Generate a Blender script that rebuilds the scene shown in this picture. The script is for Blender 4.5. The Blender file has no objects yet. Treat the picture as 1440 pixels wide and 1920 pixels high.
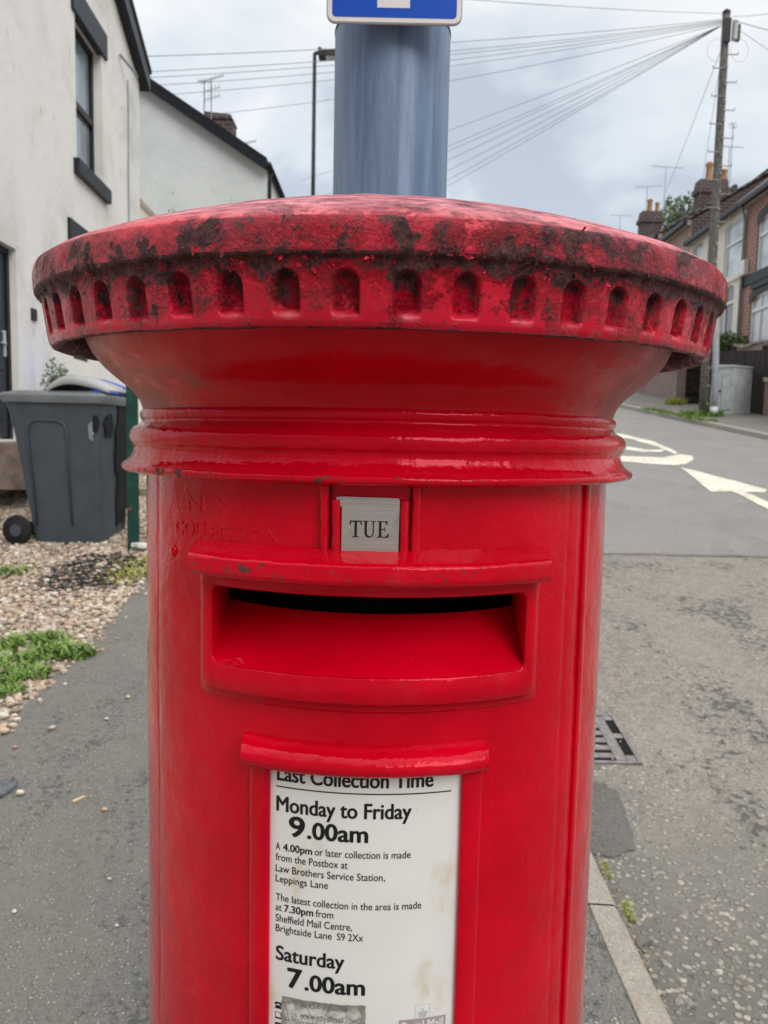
import bpy, math, random
import numpy as np
from mathutils import Vector, noise

random.seed(7)
rng = np.random.default_rng(7)
S = bpy.context.scene
COL = S.collection
R_ = math.radians

# ------------------------------------------------------------------ camera
F = 1443.0                       # focal length in photo pixels (1440 x 1920)
PITCH, ROLL, EYE = R_(5.5), R_(1.2), 1.40
cam_d = bpy.data.cameras.new("camera")
cam_d.sensor_fit = 'VERTICAL'; cam_d.sensor_height = 36.0; cam_d.sensor_width = 27.0
cam_d.lens = 36.0 * F / 1920.0
cam_d.clip_start = 0.02; cam_d.clip_end = 3000
cam_d.dof.use_dof = True; cam_d.dof.focus_distance = 0.60; cam_d.dof.aperture_fstop = 15
cam = bpy.data.objects.new("camera", cam_d); COL.objects.link(cam)
from mathutils import Matrix
cam.matrix_world = (Matrix.Translation((0, 0, EYE)) @ Matrix.Rotation(math.pi/2 - PITCH, 4, 'X') @ Matrix.Rotation(ROLL, 4, 'Z'))
S.camera = cam

# ------------------------------------------------------------------ light
SUN_EL, SUN_AZ = R_(36), R_(146)          # azimuth clockwise from +Y: behind the camera, to its right
S.view_settings.view_transform = 'Standard'; S.view_settings.look = 'None'
S.view_settings.exposure = 0.14; S.view_settings.gamma = 1.0
S.cycles.max_bounces = 8
W = bpy.data.worlds.new("World"); S.world = W; W.use_nodes = True
nt = W.node_tree; nt.nodes.clear()
def wn(t, **k):
    n = nt.nodes.new(t)
    for a, b in k.items(): setattr(n, a, b)
    return n
sky = wn('ShaderNodeTexSky', sky_type='NISHITA', sun_disc=False, sun_elevation=SUN_EL, sun_rotation=SUN_AZ)
tc = wn('ShaderNodeTexCoord'); sep = wn('ShaderNodeSeparateXYZ')
nt.links.new(tc.outputs['Generated'], sep.inputs[0])
def wmath(op, a, b=None, c=None):
    m = wn('ShaderNodeMath', operation=op)
    for i, x in enumerate((a, b, c)):
        if x is None: continue
        if isinstance(x, (int, float)): m.inputs[i].default_value = x
        else: nt.links.new(x, m.inputs[i])
    return m.outputs[0]
zz = wmath('ADD', wmath('MAXIMUM', sep.outputs[2], 0.0), 0.22)
comb = wn('ShaderNodeCombineXYZ')
nt.links.new(wmath('DIVIDE', sep.outputs[0], zz), comb.inputs[0]); nt.links.new(wmath('DIVIDE', sep.outputs[1], zz), comb.inputs[1])
comb.inputs[2].default_value = 3.7
n1 = wn('ShaderNodeTexNoise'); n1.inputs['Scale'].default_value = 1.35; n1.inputs['Detail'].default_value = 5; n1.inputs['Roughness'].default_value = .52; n1.inputs['Distortion'].default_value = .35
nt.links.new(comb.outputs[0], n1.inputs['Vector'])
ramp = wn('ShaderNodeValToRGB'); ramp.color_ramp.interpolation = 'EASE'
ramp.color_ramp.elements[0].position = .39; ramp.color_ramp.elements[0].color = (.54, .605, .69, 1)
ramp.color_ramp.elements[1].position = .63; ramp.color_ramp.elements[1].color = (.96, .97, .98, 1)
e = ramp.color_ramp.elements.new(.50); e.color = (.75, .81, .87, 1)
nt.links.new(n1.outputs['Fac'], ramp.inputs[0])
# an overcast dome is brighter overhead
grad = wn('ShaderNodeMapRange'); grad.interpolation_type = 'SMOOTHSTEP'
for i, v in ((1, .45), (2, 1.0), (3, 1.0), (4, 2.9)): grad.inputs[i].default_value = v
nt.links.new(sep.outputs[2], grad.inputs[0])
# unseen low sky behind the camera, dimmed to darken the box, paler and whiter towards the horizon ahead
back = wn('ShaderNodeMapRange'); back.interpolation_type = 'SMOOTHSTEP'
for i, v in ((1, -.25), (2, .58), (3, .38), (4, 1.0)): back.inputs[i].default_value = v
nt.links.new(wmath('ADD', sep.outputs[1], wmath('MULTIPLY', sep.outputs[2], .9)), back.inputs[0])
warm = wn('ShaderNodeMix', data_type='RGBA'); nt.links.new(grad.outputs[0], warm.inputs[0])
wf = wn('ShaderNodeMapRange')
for i, v in ((1, .45), (2, .9), (3, 0), (4, .85)): wf.inputs[i].default_value = v
nt.links.new(sep.outputs[2], wf.inputs[0]); nt.links.new(wf.outputs[0], warm.inputs[0])
hz = wn('ShaderNodeMapRange'); hz.interpolation_type = 'SMOOTHSTEP'
for i, v in ((1, .0), (2, .34), (3, .42), (4, 0)): hz.inputs[i].default_value = v
nt.links.new(sep.outputs[2], hz.inputs[0])
hm = wn('ShaderNodeMix', data_type='RGBA'); nt.links.new(hz.outputs[0], hm.inputs[0]); nt.links.new(ramp.outputs[0], hm.inputs[6]); hm.inputs[7].default_value = (.90, .93, .95, 1)
nt.links.new(hm.outputs[2], warm.inputs[6]); warm.inputs[7].default_value = (.90, .865, .82, 1)
mul = wn('ShaderNodeVectorMath', operation='SCALE'); nt.links.new(warm.outputs[2], mul.inputs[0]); nt.links.new(wmath('MULTIPLY', grad.outputs[0], back.outputs[0]), mul.inputs[3])
bg1 = wn('ShaderNodeBackground'); nt.links.new(mul.outputs[0], bg1.inputs[0]); bg1.inputs[1].default_value = 1.0
bg2 = wn('ShaderNodeBackground'); nt.links.new(sky.outputs[0], bg2.inputs[0]); bg2.inputs[1].default_value = .10
mix = wn('ShaderNodeMixShader'); mix.inputs[0].default_value = .12
nt.links.new(bg1.outputs[0], mix.inputs[1]); nt.links.new(bg2.outputs[0], mix.inputs[2])
wo = wn('ShaderNodeOutputWorld'); nt.links.new(mix.outputs[0], wo.inputs[0])
sd = bpy.data.lights.new("sun", 'SUN'); sd.energy = 1.5; sd.angle = R_(35); sd.color = (1, .96, .90)
so = bpy.data.objects.new("sun", sd); COL.objects.link(so)
sdir = Vector((math.sin(SUN_AZ)*math.cos(SUN_EL), math.cos(SUN_AZ)*math.cos(SUN_EL), math.sin(SUN_EL)))
so.rotation_euler = sdir.to_track_quat('Z', 'Y').to_euler(); so.location = sdir*60

# ------------------------------------------------------------------ survey helpers: a sight line from the camera met with a real surface
G, BX, BD = 0.12, -0.008, 0.84            # street gradient; pillar box axis
def ray(u, v):
    x, y = (u-720)/F, (960-v)/F
    c, s = math.cos(ROLL), math.sin(ROLL); x, y = c*x-s*y, s*x+c*y
    cp, sp = math.cos(PITCH), math.sin(PITCH)
    return Vector((x, cp+sp*y, -sp+cp*y))
def at_y(u, v, Y):
    r = ray(u, v); return Vector((0, 0, EYE)) + r*(Y/r.y)
def gnd(u, v, drop=0.0):
    r = ray(u, v); return Vector((0, 0, EYE)) + r*((EYE+G*BD+drop)/(G*r.y-r.z))
def on_wall(u, v, x0, s):                  # wall plane x = x0 + s*y
    r = ray(u, v); return Vector((0, 0, EYE)) + r*(x0/(r.x-s*r.y))
def gz(y, drop=0.0):
    if y > 60: return G*(60-BD) + .02*(y-60) - drop
    return G*(y-BD) - drop

# ------------------------------------------------------------------ mesh builder
class MB:
    def __init__(s): s.v = []; s.f = []; s.a = []; s.smooth = False
    def add(s, verts, faces, attr=0.0):
        n = len(s.v); s.v += [tuple(p) for p in verts]
        s.a += list(attr) if hasattr(attr, '__len__') else [attr]*len(verts)
        s.f += [tuple(i+n for i in f) for f in faces]; return s
    def box(s, c, d, attr=0.0):
        x, y, z = d[0]/2, d[1]/2, d[2]/2
        s.hexa([(c[0]+i*x, c[1]+j*y, c[2]+k*z) for k in (-1, 1) for i, j in ((-1, -1), (1, -1), (1, 1), (-1, 1))], attr); return s
    def hexa(s, p, attr=0.0):              # 4 bottom ccw, 4 top ccw
        return s.add(p, [(3, 2, 1, 0), (4, 5, 6, 7), (0, 1, 5, 4), (1, 2, 6, 5), (2, 3, 7, 6), (3, 0, 4, 7)], attr)
    def prism(s, poly, ext):               # planar polygon (3D pts) extruded by vector ext
        n = len(poly); e = Vector(ext); a = [Vector(p) for p in poly]
        nrm = Vector((0, 0, 0))
        for i in range(n): nrm += (a[i]-a[0]).cross(a[(i+1) % n]-a[0])
        if nrm.dot(e) > 0: a = a[::-1]
        b = [p+e for p in a]
        return s.add(a+b, [tuple(range(n)), tuple(range(2*n-1, n-1, -1))] + [(i, i+n, (i+1) % n+n, (i+1) % n) for i in range(n)])
    def tube(s, pts, r, n=10, cap=True):
        P = [Vector(p) for p in pts]; m = len(P); rr = r if hasattr(r, '__len__') else [r]*m
        vs = []; up = None
        for i in range(m):
            t = (P[min(i+1, m-1)]-P[max(i-1, 0)]).normalized()
            if up is None: up = Vector((0, 0, 1)) if abs(t.z) < .9 else Vector((1, 0, 0))
            x = t.cross(up).normalized(); y = x.cross(t); up = y
            for k in range(n):
                a = 2*math.pi*k/n; vs.append(P[i]+(x*math.cos(a)+y*math.sin(a))*rr[i])
        fs = [(i*n+k, i*n+(k+1) % n, (i+1)*n+(k+1) % n, (i+1)*n+k) for i in range(m-1) for k in range(n)]
        if cap: fs += [tuple(range(n-1, -1, -1)), tuple((m-1)*n+k for k in range(n))]
        return s.add(vs, fs)
    def lathe(s, prof, c=(0, 0, 0), n=32, attr=0.0):   # prof (r,z) from bottom to top
        m = len(prof); vs = []
        for r, z in prof:
            for k in range(n):
                a = 2*math.pi*k/n; vs.append((c[0]+r*math.cos(a), c[1]+r*math.sin(a), c[2]+z))
        fs = [(i*n+k, i*n+(k+1) % n, (i+1)*n+(k+1) % n, (i+1)*n+k) for i in range(m-1) for k in range(n)]
        if prof[0][0] > 1e-5: fs.append(tuple(range(n-1, -1, -1)))
        if prof[-1][0] > 1e-5: fs.append(tuple((m-1)*n+k for k in range(n)))
        return s.add(vs, fs, attr)
    def build(s, name, mat, parent=None, smooth=False, bevel=0.0, uv=True, loc=None, colors=None):
        off = Vector(wloc(parent)) if parent else (Vector(loc) if loc else Vector((0, 0, 0)))
        me = bpy.data.meshes.new(name)
        V = np.array(s.v, dtype=np.float32) - np.array(off, dtype=np.float32)
        me.from_pydata(V.tolist(), [], s.f)
        if any(s.a):
            at = me.attributes.new('wear', 'FLOAT', 'POINT'); at.data.foreach_set('value', np.array(s.a, dtype=np.float32))
        if colors is not None:
            at = me.attributes.new('tint', 'FLOAT_COLOR', 'POINT'); at.data.foreach_set('color', np.array(colors, dtype=np.float32).ravel())
        me.update()
        if uv and len(s.f) < 60000:
            ul = me.uv_layers.new(name='UVMap'); data = ul.data
            for p in me.polygons:
                nn = p.normal
                t = Vector((0, 0, 1)).cross(nn)
                t = t.normalized() if t.length > 1e-3 else Vector((1, 0, 0))
                b = nn.cross(t)
                for li in p.loop_indices:
                    w = me.vertices[me.loops[li].vertex_index].co
                    data[li].uv = (w.dot(t), w.dot(b))
        if smooth: me.polygons.foreach_set('use_smooth', [True]*len(me.polygons))
        if mat: me.materials.append(mat)
        o = bpy.data.objects.new(name, me); COL.objects.link(o)
        if parent: o.parent = parent
        elif loc: o.location = loc
        if bevel:
            m = o.modifiers.new('bevel', 'BEVEL'); m.width = bevel; m.segments = 2; m.limit_method = 'ANGLE'; m.angle_limit = R_(35)
        return o
def wloc(o):
    l = Vector((0, 0, 0))
    while o: l += o.location; o = o.parent
    return l
def tag(o, label=None, cat=None, group=None, kind=None):
    if label: o['label'] = label
    if cat: o['category'] = cat
    if group: o['group'] = group
    if kind: o['kind'] = kind
    return o
def thing(name, loc, label, cat, group=None):
    o = bpy.data.objects.new(name, None); COL.objects.link(o); o.location = loc; o.empty_display_size = .1
    return tag(o, label, cat, group)
def smooth_angle(o, deg=40):
    me = o.data; me.polygons.foreach_set('use_smooth', [True]*len(me.polygons))
    me.set_sharp_from_angle(angle=R_(deg)); return o

# ------------------------------------------------------------------ materials
class NT:
    def __init__(s, name):
        s.m = bpy.data.materials.new(name); s.m.use_nodes = True; s.t = s.m.node_tree
        s.b = s.t.nodes['Principled BSDF']; s.out = s.t.nodes['Material Output']
        s.co = None
    def n(s, t, **k):
        x = s.t.nodes.new(t)
        for a, b in k.items(): setattr(x, a, b)
        return x
    def L(s, a, b): s.t.links.new(a, b)
    def put(s, sock, x):
        if isinstance(x, (int, float)): sock.default_value = x
        elif isinstance(x, (tuple, list)): sock.default_value = tuple(x) if len(x) == 4 or sock.type != 'RGBA' else (*x, 1)
        else: s.L(x, sock)
    def obj(s, scale=(1, 1, 1)):
        tcn = s.n('ShaderNodeTexCoord'); mp = s.n('ShaderNodeMapping'); s.L(tcn.outputs['Object'], mp.inputs[0]); mp.inputs['Scale'].default_value = scale
        return mp.outputs[0]
    def geo(s, scale=(1, 1, 1)):
        tcn = s.n('ShaderNodeNewGeometry'); mp = s.n('ShaderNodeMapping'); s.L(tcn.outputs['Position'], mp.inputs[0]); mp.inputs['Scale'].default_value = scale
        return mp.outputs[0]
    def uv(s): return s.n('ShaderNodeTexCoord').outputs['UV']
    def noise(s, sc, det=4, ro=.55, dist=0, co=None, out='Fac'):
        x = s.n('ShaderNodeTexNoise'); x.inputs['Scale'].default_value = sc; x.inputs['Detail'].default_value = det; x.inputs['Roughness'].default_value = ro; x.inputs['Distortion'].default_value = dist
        s.L(co if co is not None else s.obj(), x.inputs['Vector']); return x.outputs[out]
    def vor(s, sc, feat='F1', co=None, out='Distance', rnd=1.0):
        x = s.n('ShaderNodeTexVoronoi', feature=feat); x.inputs['Scale'].default_value = sc; x.inputs['Randomness'].default_value = rnd
        s.L(co if co is not None else s.obj(), x.inputs['Vector']); return x.outputs[out]
    def rng(s, x, a, b, c=0.0, d=1.0, smooth=True):
        m = s.n('ShaderNodeMapRange'); m.interpolation_type = 'SMOOTHSTEP' if smooth else 'LINEAR'
        s.put(m.inputs[0], x)
        for i, v in enumerate((a, b, c, d)): m.inputs[i+1].default_value = v
        return m.outputs[0]
    def math(s, op, a, b=0.0, clamp=False):
        m = s.n('ShaderNodeMath', operation=op, use_clamp=clamp); s.put(m.inputs[0], a); s.put(m.inputs[1], b); return m.outputs[0]
    def mix(s, f, a, b):
        m = s.n('ShaderNodeMix', data_type='RGBA'); s.put(m.inputs[0], f); s.put(m.inputs[6], a); s.put(m.inputs[7], b); return m.outputs[2]
    def attr(s, name, out='Fac'):
        a = s.n('ShaderNodeAttribute', attribute_name=name); return a.outputs[out]
    def bump(s, h, st=.3, dist=.01, prev=None):
        b = s.n('ShaderNodeBump'); b.inputs['Strength'].default_value = st; b.inputs['Distance'].default_value = dist; s.L(h, b.inputs['Height'])
        if prev is not None: s.L(prev, b.inputs['Normal'])
        return b.outputs[0]
    def fin(s, col=None, rough=None, nrm=None, **k):
        if col is not None: s.put(s.b.inputs['Base Color'], col)
        if rough is not None: s.put(s.b.inputs['Roughness'], rough)
        if nrm is not None: s.L(nrm, s.b.inputs['Normal'])
        for a, v in k.items(): s.put(s.b.inputs[a.replace('_', ' ')], v)
        return s.m

def basic(name, col, rough=.6, var=.25, scale=6, bump=.15, bscale=60, bdist=.004, **k):
    t = NT(name); a = t.noise(scale, 5); dk = tuple(c*(1-var) for c in col); lt = tuple(min(1, c*(1+var*.6)) for c in col)
    c = t.mix(t.rng(a, .3, .7), dk, lt)
    n = t.bump(t.noise(bscale, 4), bump, bdist) if bump else None
    k.setdefault('Specular_IOR_Level', .3)
    return t.fin(c, rough, n, **k)

def red_paint():
    t = NT('red_gloss_paint')
    wear = t.attr('wear')
    big = t.noise(9, 4); red = t.mix(t.rng(big, .3, .7), (.49, .0003, .010), (.63, .0005, .016))
    # thin film of dust on the paint
    dust = t.math('MULTIPLY', t.rng(t.noise(26, 7, .65), .50, .82), t.math('MULTIPLY', t.math('SUBTRACT', wear, .12, True), .45))
    red = t.mix(dust, red, (.34, .07, .07))
    # chips: small dark spots, many where the wear attribute is high
    ch = t.math('ADD', t.noise(210, 4, .6), t.math('MULTIPLY', wear, .13)); cm = t.rng(ch, .78, .81)
    ch2 = t.math('ADD', t.noise(52, 6, .72), t.math('MULTIPLY', wear, .15)); cm2 = t.rng(ch2, .785, .805)
    chips = t.math('MAXIMUM', cm, cm2)
    col = t.mix(chips, red, t.mix(t.noise(150, 3), (.035, .018, .016), (.13, .07, .055)))
    h = t.math('SUBTRACT', t.math('ADD', t.math('MULTIPLY', t.noise(30, 3, .5, .2), 1.0), t.math('MULTIPLY', t.noise(240, 3, .6), .13)), t.math('MULTIPLY', chips, .12))
    sp = t.rng(t.vor(95, co=t.obj()), .0, .10, 1, 0); h = t.math('ADD', h, t.math('MULTIPLY', t.math('MULTIPLY', sp, t.rng(t.noise(14, 2), .50, .60)), .34))
    n = t.bump(h, .7, .0035)
    ro = t.math('ADD', t.math('MULTIPLY', chips, .5), t.math('ADD', .055, t.math('MULTIPLY', dust, .9)))
    return t.fin(col, ro, n, IOR=1.5, Specular_IOR_Level=.5, Specular_Tint=(1, .30, .37, 1))

def cap_paint():
    t = NT('peeling_red_paint')
    wear = t.attr('wear')                     # how badly the paint has gone, painted per vertex
    fade_glint = t.attr('fade_glint')
    co = t.obj()
    big = t.noise(7, 4, co=co)
    red = t.mix(t.rng(big, .3, .7), (.52, .003, .022), (.70, .007, .040))
    pink = t.mix(t.rng(t.noise(30, 9, .72, co=t.obj((1, 1.6, 5))), .36, .66), (.30, .055, .07), (.80, .29, .34))
    red = t.mix(fade_glint, red, pink)
    # grime film that dulls the paint, mottled
    grime = t.rng(t.math('ADD', t.noise(19, 9, .72, .4, co=co), t.math('MULTIPLY', wear, .24)), .50, .74)
    mott = t.rng(t.noise(85, 6, .7, co=co), .38, .66)
    red = t.mix(t.math('MULTIPLY', grime, t.math('ADD', .34, t.math('MULTIPLY', mott, .42))), red, (.12, .034, .036))
    # flakes: paint gone down to dirty metal, ragged at two sizes
    nz = t.math('ADD', t.math('MULTIPLY', t.noise(36, 9, .68, .35, co=co), .74), t.math('MULTIPLY', t.noise(170, 7, .72, .2, co=co), .26))
    fl = t.math('ADD', nz, t.math('MULTIPLY', wear, .25)); gone = t.rng(fl, .640, .650)
    edge = t.math('SUBTRACT', t.rng(fl, .620, .640), gone, True)
    dv = t.n('ShaderNodeVectorMath', operation='ADD'); t.L(co, dv.inputs[0]); sv = t.n('ShaderNodeVectorMath', operation='SCALE'); sv.inputs[3].default_value = .02; t.L(t.noise(90, 4, .7, co=co, out='Color'), sv.inputs[0]); t.L(sv.outputs[0], dv.inputs[1])
    vd = t.vor(210, 'DISTANCE_TO_EDGE', co=dv.outputs[0]); crack = t.math('MULTIPLY', t.math('MULTIPLY', t.rng(vd, .0, .07, 1, 0), t.rng(t.noise(45, 4, co=co), .42, .56)), t.rng(fl, .50, .60))
    lump = t.noise(75, 7, .68, co=co); fine = t.noise(260, 6, .72, co=co)
    dirt = t.mix(t.rng(t.noise(95, 7, .72, co=co), .35, .68), (.034, .013, .013), (.19, .075, .072)); dirt = t.mix(t.rng(fine, .60, .68), dirt, (.26, .03, .045))
    col = t.mix(gone, red, dirt); col = t.mix(t.math('MULTIPLY', edge, .55), col, (.66, .17, .22)); col = t.mix(t.math('MULTIPLY', crack, .85), col, (.03, .010, .010))
    h = t.math('SUBTRACT', t.math('ADD', t.math('MULTIPLY', lump, t.math('ADD', .16, t.math('MULTIPLY', t.rng(fl, .50, .64), .45))), t.math('MULTIPLY', edge, .45)), t.math('ADD', t.math('MULTIPLY', gone, .34), t.math('MULTIPLY', crack, .30)))
    h = t.math('ADD', h, t.math('MULTIPLY', t.math('ADD', t.math('MULTIPLY', gone, .9), t.math('MULTIPLY', fade_glint, .35)), t.math('MULTIPLY', fine, .6)))
    n = t.bump(h, 1.0, .0075)
    ro = t.math('ADD', .10, t.math('MULTIPLY', t.math('MAXIMUM', t.math('MAXIMUM', gone, t.math('MULTIPLY', grime, .7)), fade_glint), .5))
    return t.fin(col, ro, n, Specular_IOR_Level=.4, Specular_Tint=(1, .7, .73, 1))

def cove_paint():
    t = NT('weathered_red_paint'); wear = t.attr('wear')
    red = t.mix(t.rng(t.noise(8, 4), .3, .7), (.46, .0004, .005), (.57, .0006, .009))
    # long strokes of dust, with pale side reflections painted in towards both flanks
    st = t.noise(11, 8, .7, .6, co=t.obj((1, 1, 2.2)))
    d = t.rng(t.math('ADD', st, t.math('MULTIPLY', wear, .62)), .70, .94)
    col = t.mix(t.math('MULTIPLY', d, .8), red, t.mix(t.noise(90, 4), (.19, .065, .055), (.42, .17, .15)))
    h = t.math('ADD', t.math('MULTIPLY', t.noise(38, 3, .5), .8), t.math('MULTIPLY', t.noise(300, 4, .6), t.math('MULTIPLY', d, .5)))
    return t.fin(col, t.math('ADD', .20, t.math('MULTIPLY', d, .30)), t.bump(h, .5, .0032), IOR=1.5, Specular_IOR_Level=.5, Specular_Tint=(1, .40, .46, 1))

def tarmac(name, base, light, dark, stone=95, sparse=.55, bump=.7, patchy=.25, warm=(.30, .27, .22), pits=.25, near=False):
    t = NT(name); co = t.geo()
    if near:                                  # the aggregate is most worn out, its dark binder bare, close to the kerb corner
        sx = t.n('ShaderNodeSeparateXYZ'); t.L(co, sx.inputs[0]); bare = t.math('MULTIPLY', t.rng(t.math('ADD', sx.outputs[1], t.math('MULTIPLY', t.noise(1.1, 4, co=co), 2.2)), 2.6, 4.6, 1, 0), .72)
    big = t.rng(t.noise(1.3, 5, .6, co=co), .32, .68); mid = t.rng(t.noise(14, 6, .65, co=co), .3, .72)
    v = t.n('ShaderNodeTexVoronoi', feature='F1'); v.inputs['Scale'].default_value = stone; t.L(co, v.inputs['Vector'])
    sc = t.n('ShaderNodeSeparateColor'); t.L(v.outputs['Color'], sc.inputs[0])
    pick = t.rng(t.math('ADD', sc.outputs[0], t.math('MULTIPLY', t.noise(5, 4, co=co), .35)), sparse+.12, sparse+.22)
    disc = t.rng(v.outputs['Distance'], .30, .46, 1, 0)
    st = t.math('MULTIPLY', pick, disc)
    v2 = t.n('ShaderNodeTexVoronoi', feature='F1'); v2.inputs['Scale'].default_value = stone*2.3; t.L(co, v2.inputs['Vector'])
    s2 = t.n('ShaderNodeSeparateColor'); t.L(v2.outputs['Color'], s2.inputs[0])
    g = t.mix(s2.outputs[1], tuple(c*.72 for c in base), tuple(c*1.25 for c in base))
    g = t.mix(t.math('MULTIPLY', mid, .45), g, dark)
    g = t.mix(t.math('MULTIPLY', big, patchy), g, warm)
    if near: g = t.mix(bare, g, tuple(c*1.15 for c in dark))
    g = t.mix(t.math('MULTIPLY', st, .85), g, t.mix(sc.outputs[1], tuple(c*.55 for c in light), light))
    pit = t.rng(t.math('ADD', t.noise(stone*.62, 6, .7, co=co), t.math('MULTIPLY', t.rng(t.noise(2.6, 4, .6, co=t.geo((1, .6, 1))), .42, .68), .16)), .60, .72); g = t.mix(t.math('MULTIPLY', pit, pits), g, tuple(c*.55 for c in dark))
    h = t.math('ADD', t.math('MULTIPLY', st, .8), t.math('ADD', t.math('MULTIPLY', t.noise(stone*1.6, 4, co=co), .7), t.math('MULTIPLY', s2.outputs[0], .35)))
    return t.fin(g, .85, t.bump(h, bump, .006), Specular_IOR_Level=.35)

def bricks(name, c1, c2, mortar, w=.225, h=.075, m=.012, rough=.9, stain=.35, bump=.4):
    t = NT(name); b = t.n('ShaderNodeTexBrick'); t.L(t.uv(), b.inputs['Vector'])
    b.inputs['Scale'].default_value = 1; b.inputs['Brick Width'].default_value = w; b.inputs['Row Height'].default_value = h; b.inputs['Mortar Size'].default_value = m
    b.inputs['Color1'].default_value = (*c1, 1); b.inputs['Color2'].default_value = (*c2, 1); b.inputs['Mortar'].default_value = (*mortar, 1); b.inputs['Bias'].default_value = -.1
    col = t.mix(t.math('MULTIPLY', t.rng(t.noise(1.6, 6, .65), .45, .8), stain), b.outputs['Color'], tuple(c*.3 for c in c1))
    return t.fin(col, rough, t.bump(b.outputs['Fac'], -bump, .02))

def render_wall(name, base, stain, amount=.5, sc=1.2):
    t = NT(name); co = t.geo()
    a = t.rng(t.noise(sc, 7, .62, .4, co=co), .42, .76); b = t.rng(t.noise(5.5, 6, .7, co=t.geo((1, 1, .35))), .60, .76)
    sp = t.rng(t.noise(9, 3, .5, co=t.geo((1, 1, .6))), .70, .76)
    c = t.mix(t.math('MULTIPLY', a, amount), base, stain); c = t.mix(t.math('MULTIPLY', b, amount*.8), c, tuple(x*.62 for x in stain))
    c = t.mix(t.math('MULTIPLY', sp, amount*.8), c, (.36, .28, .19))
    n = t.bump(t.math('ADD', t.noise(90, 5, .7, co=co), t.math('MULTIPLY', t.noise(7, 3, co=co), 1.6)), .5, .012)
    return t.fin(c, .9, n)

M = {}
M['red'] = red_paint(); M['cap'] = cap_paint(); M['cove'] = cove_paint()
M['iron'] = basic('black_iron', (.02, .017, .017), .7)
M['footpath'] = tarmac('footpath_tarmac', (.185, .171, .158), (.42, .40, .375), (.105, .126, .118), 85, .62, 1.0, .35, (.26, .24, .21), pits=.7)
M['rough_road'] = tarmac('chipped_road_tarmac', (.245, .226, .20), (.37, .345, .30), (.085, .086, .076), 42, .30, 1.0, .30, (.37, .335, .28), pits=.75, near=True)
M['smooth_road'] = tarmac('smooth_road_tarmac', (.255, .25, .243), (.37, .365, .35), (.19, .185, .18), 100, .74, .6, .6, (.21, .203, .19), pits=.4)
M['patch'] = tarmac('fresh_tarmac', (.135, .13, .123), (.24, .23, .215), (.075, .071, .066), 80, .66, 1.0, .3, (.20, .18, .155))
M['soil'] = tarmac('gravel_bed', (.34, .27, .20), (.6, .5, .4), (.20, .15, .11), 40, .3, .9, .3)
M['kerb'] = tarmac('concrete_kerb', (.36, .335, .295), (.50, .48, .43), (.22, .20, .17), 120, .80, .6, .40, (.32, .27, .21), pits=.2)
M['line'] = None
def road_paint():
    t = NT('worn_white_road_paint'); co = t.geo()
    w = t.rng(t.math('ADD', t.noise(26, 8, .7, co=co), t.math('MULTIPLY', t.noise(1.8, 3, co=co), .3)), .54, .80); c = t.mix(t.rng(t.noise(3, 4, co=co), .3, .7), (.66, .62, .50), (.78, .75, .64))
    return t.fin(t.mix(t.math('MULTIPLY', w, .55), c, (.26, .25, .235)), .7, t.bump(t.noise(160, 4, co=co), .4, .004))
M['line'] = road_paint()
M['render_white'] = render_wall('white_painted_render', (.80, .79, .765), (.53, .515, .48), .80)
M['render_grey'] = render_wall('pale_grey_render', (.66, .70, .70), (.50, .54, .54), .75, .8)
M['cream'] = render_wall('cream_render', (.78, .745, .65), (.60, .56, .47), .35)
M['black_trim'] = basic('dark_slate_trim_paint', (.010, .012, .018), .45, .3, 8)
M['door'] = basic('dark_grey_door', (.022, .030, .042), .38, .2, 3)
M['upvc'] = basic('white_window_plastic', (.78, .79, .80), .35, .06, 3, .05)
def glass(name, col, rough=.06):
    t = NT(name); c = t.mix(t.rng(t.noise(1.7, 3), .35, .65), tuple(x*.75 for x in col), tuple(min(1, x*1.2) for x in col))
    return t.fin(c, rough, None, Specular_IOR_Level=.9)
M['glass'] = glass('dark_window_glass', (.05, .06, .075)); M['glass_light'] = glass('window_glass_over_net_curtain', (.55, .60, .63))
M['glass_pale'] = glass('window_glass_painted_sky', (.22, .26, .30), .05)  # pale base colour stands in for the reflected sky
M['brick'] = bricks('red_brick', (.33, .115, .075), (.24, .08, .055), (.38, .33, .28), .24, .10, .018)
M['brick_pink'] = bricks('pinkish_brick', (.40, .24, .19), (.34, .20, .16), (.42, .36, .32))
M['brick_dark'] = bricks('sooty_brick', (.075, .045, .045), (.05, .032, .034), (.15, .12, .115), .24, .11, .018)
M['stone'] = bricks('coursed_stone', (.30, .20, .17), (.22, .15, .14), (.24, .21, .19), .34, .15, .022, stain=.5, bump=.8)
M['coping'] = basic('stone_coping', (.38, .33, .28), .9, .3, 5)
M['roof'] = bricks('brown_roof_tiles', (.075, .058, .055), (.050, .040, .040), (.21, .19, .185), .34, .26, .030, stain=.2, bump=.6)
M['slate'] = bricks('dark_slates', (.06, .062, .07), (.045, .047, .055), (.02, .02, .024), .26, .2, .008)
M['pot'] = basic('clay_chimney_pot', (.40, .25, .13), .85, .35, 9)
M['gutter'] = basic('black_gutter', (.010, .012, .018), .4)
M['pipe'] = basic('grey_downpipe', (.30, .32, .33), .5, .15)
M['wood'] = basic('weathered_pole_wood', (.165, .155, .145), .9, .35, 14, .5, 90, .01)
M['old_wood'] = basic('mossy_old_wood', (.25, .23, .14), .95, .4, 12, .5)
M['galv'] = basic('galvanised_steel', (.46, .49, .51), .5, .15, 12, .08)
M['wire'] = basic('grey_telephone_cable', (.34, .37, .40), .6, .1, bump=0)
M['black_metal'] = basic('black_metal', (.018, .02, .02), .5)
M['cabinet'] = basic('grey_cabinet_paint', (.60, .63, .63), .5, .18, 4)
M['fence'] = basic('dark_stained_fence', (.040, .033, .030), .85, .4, 10, .4)
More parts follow.
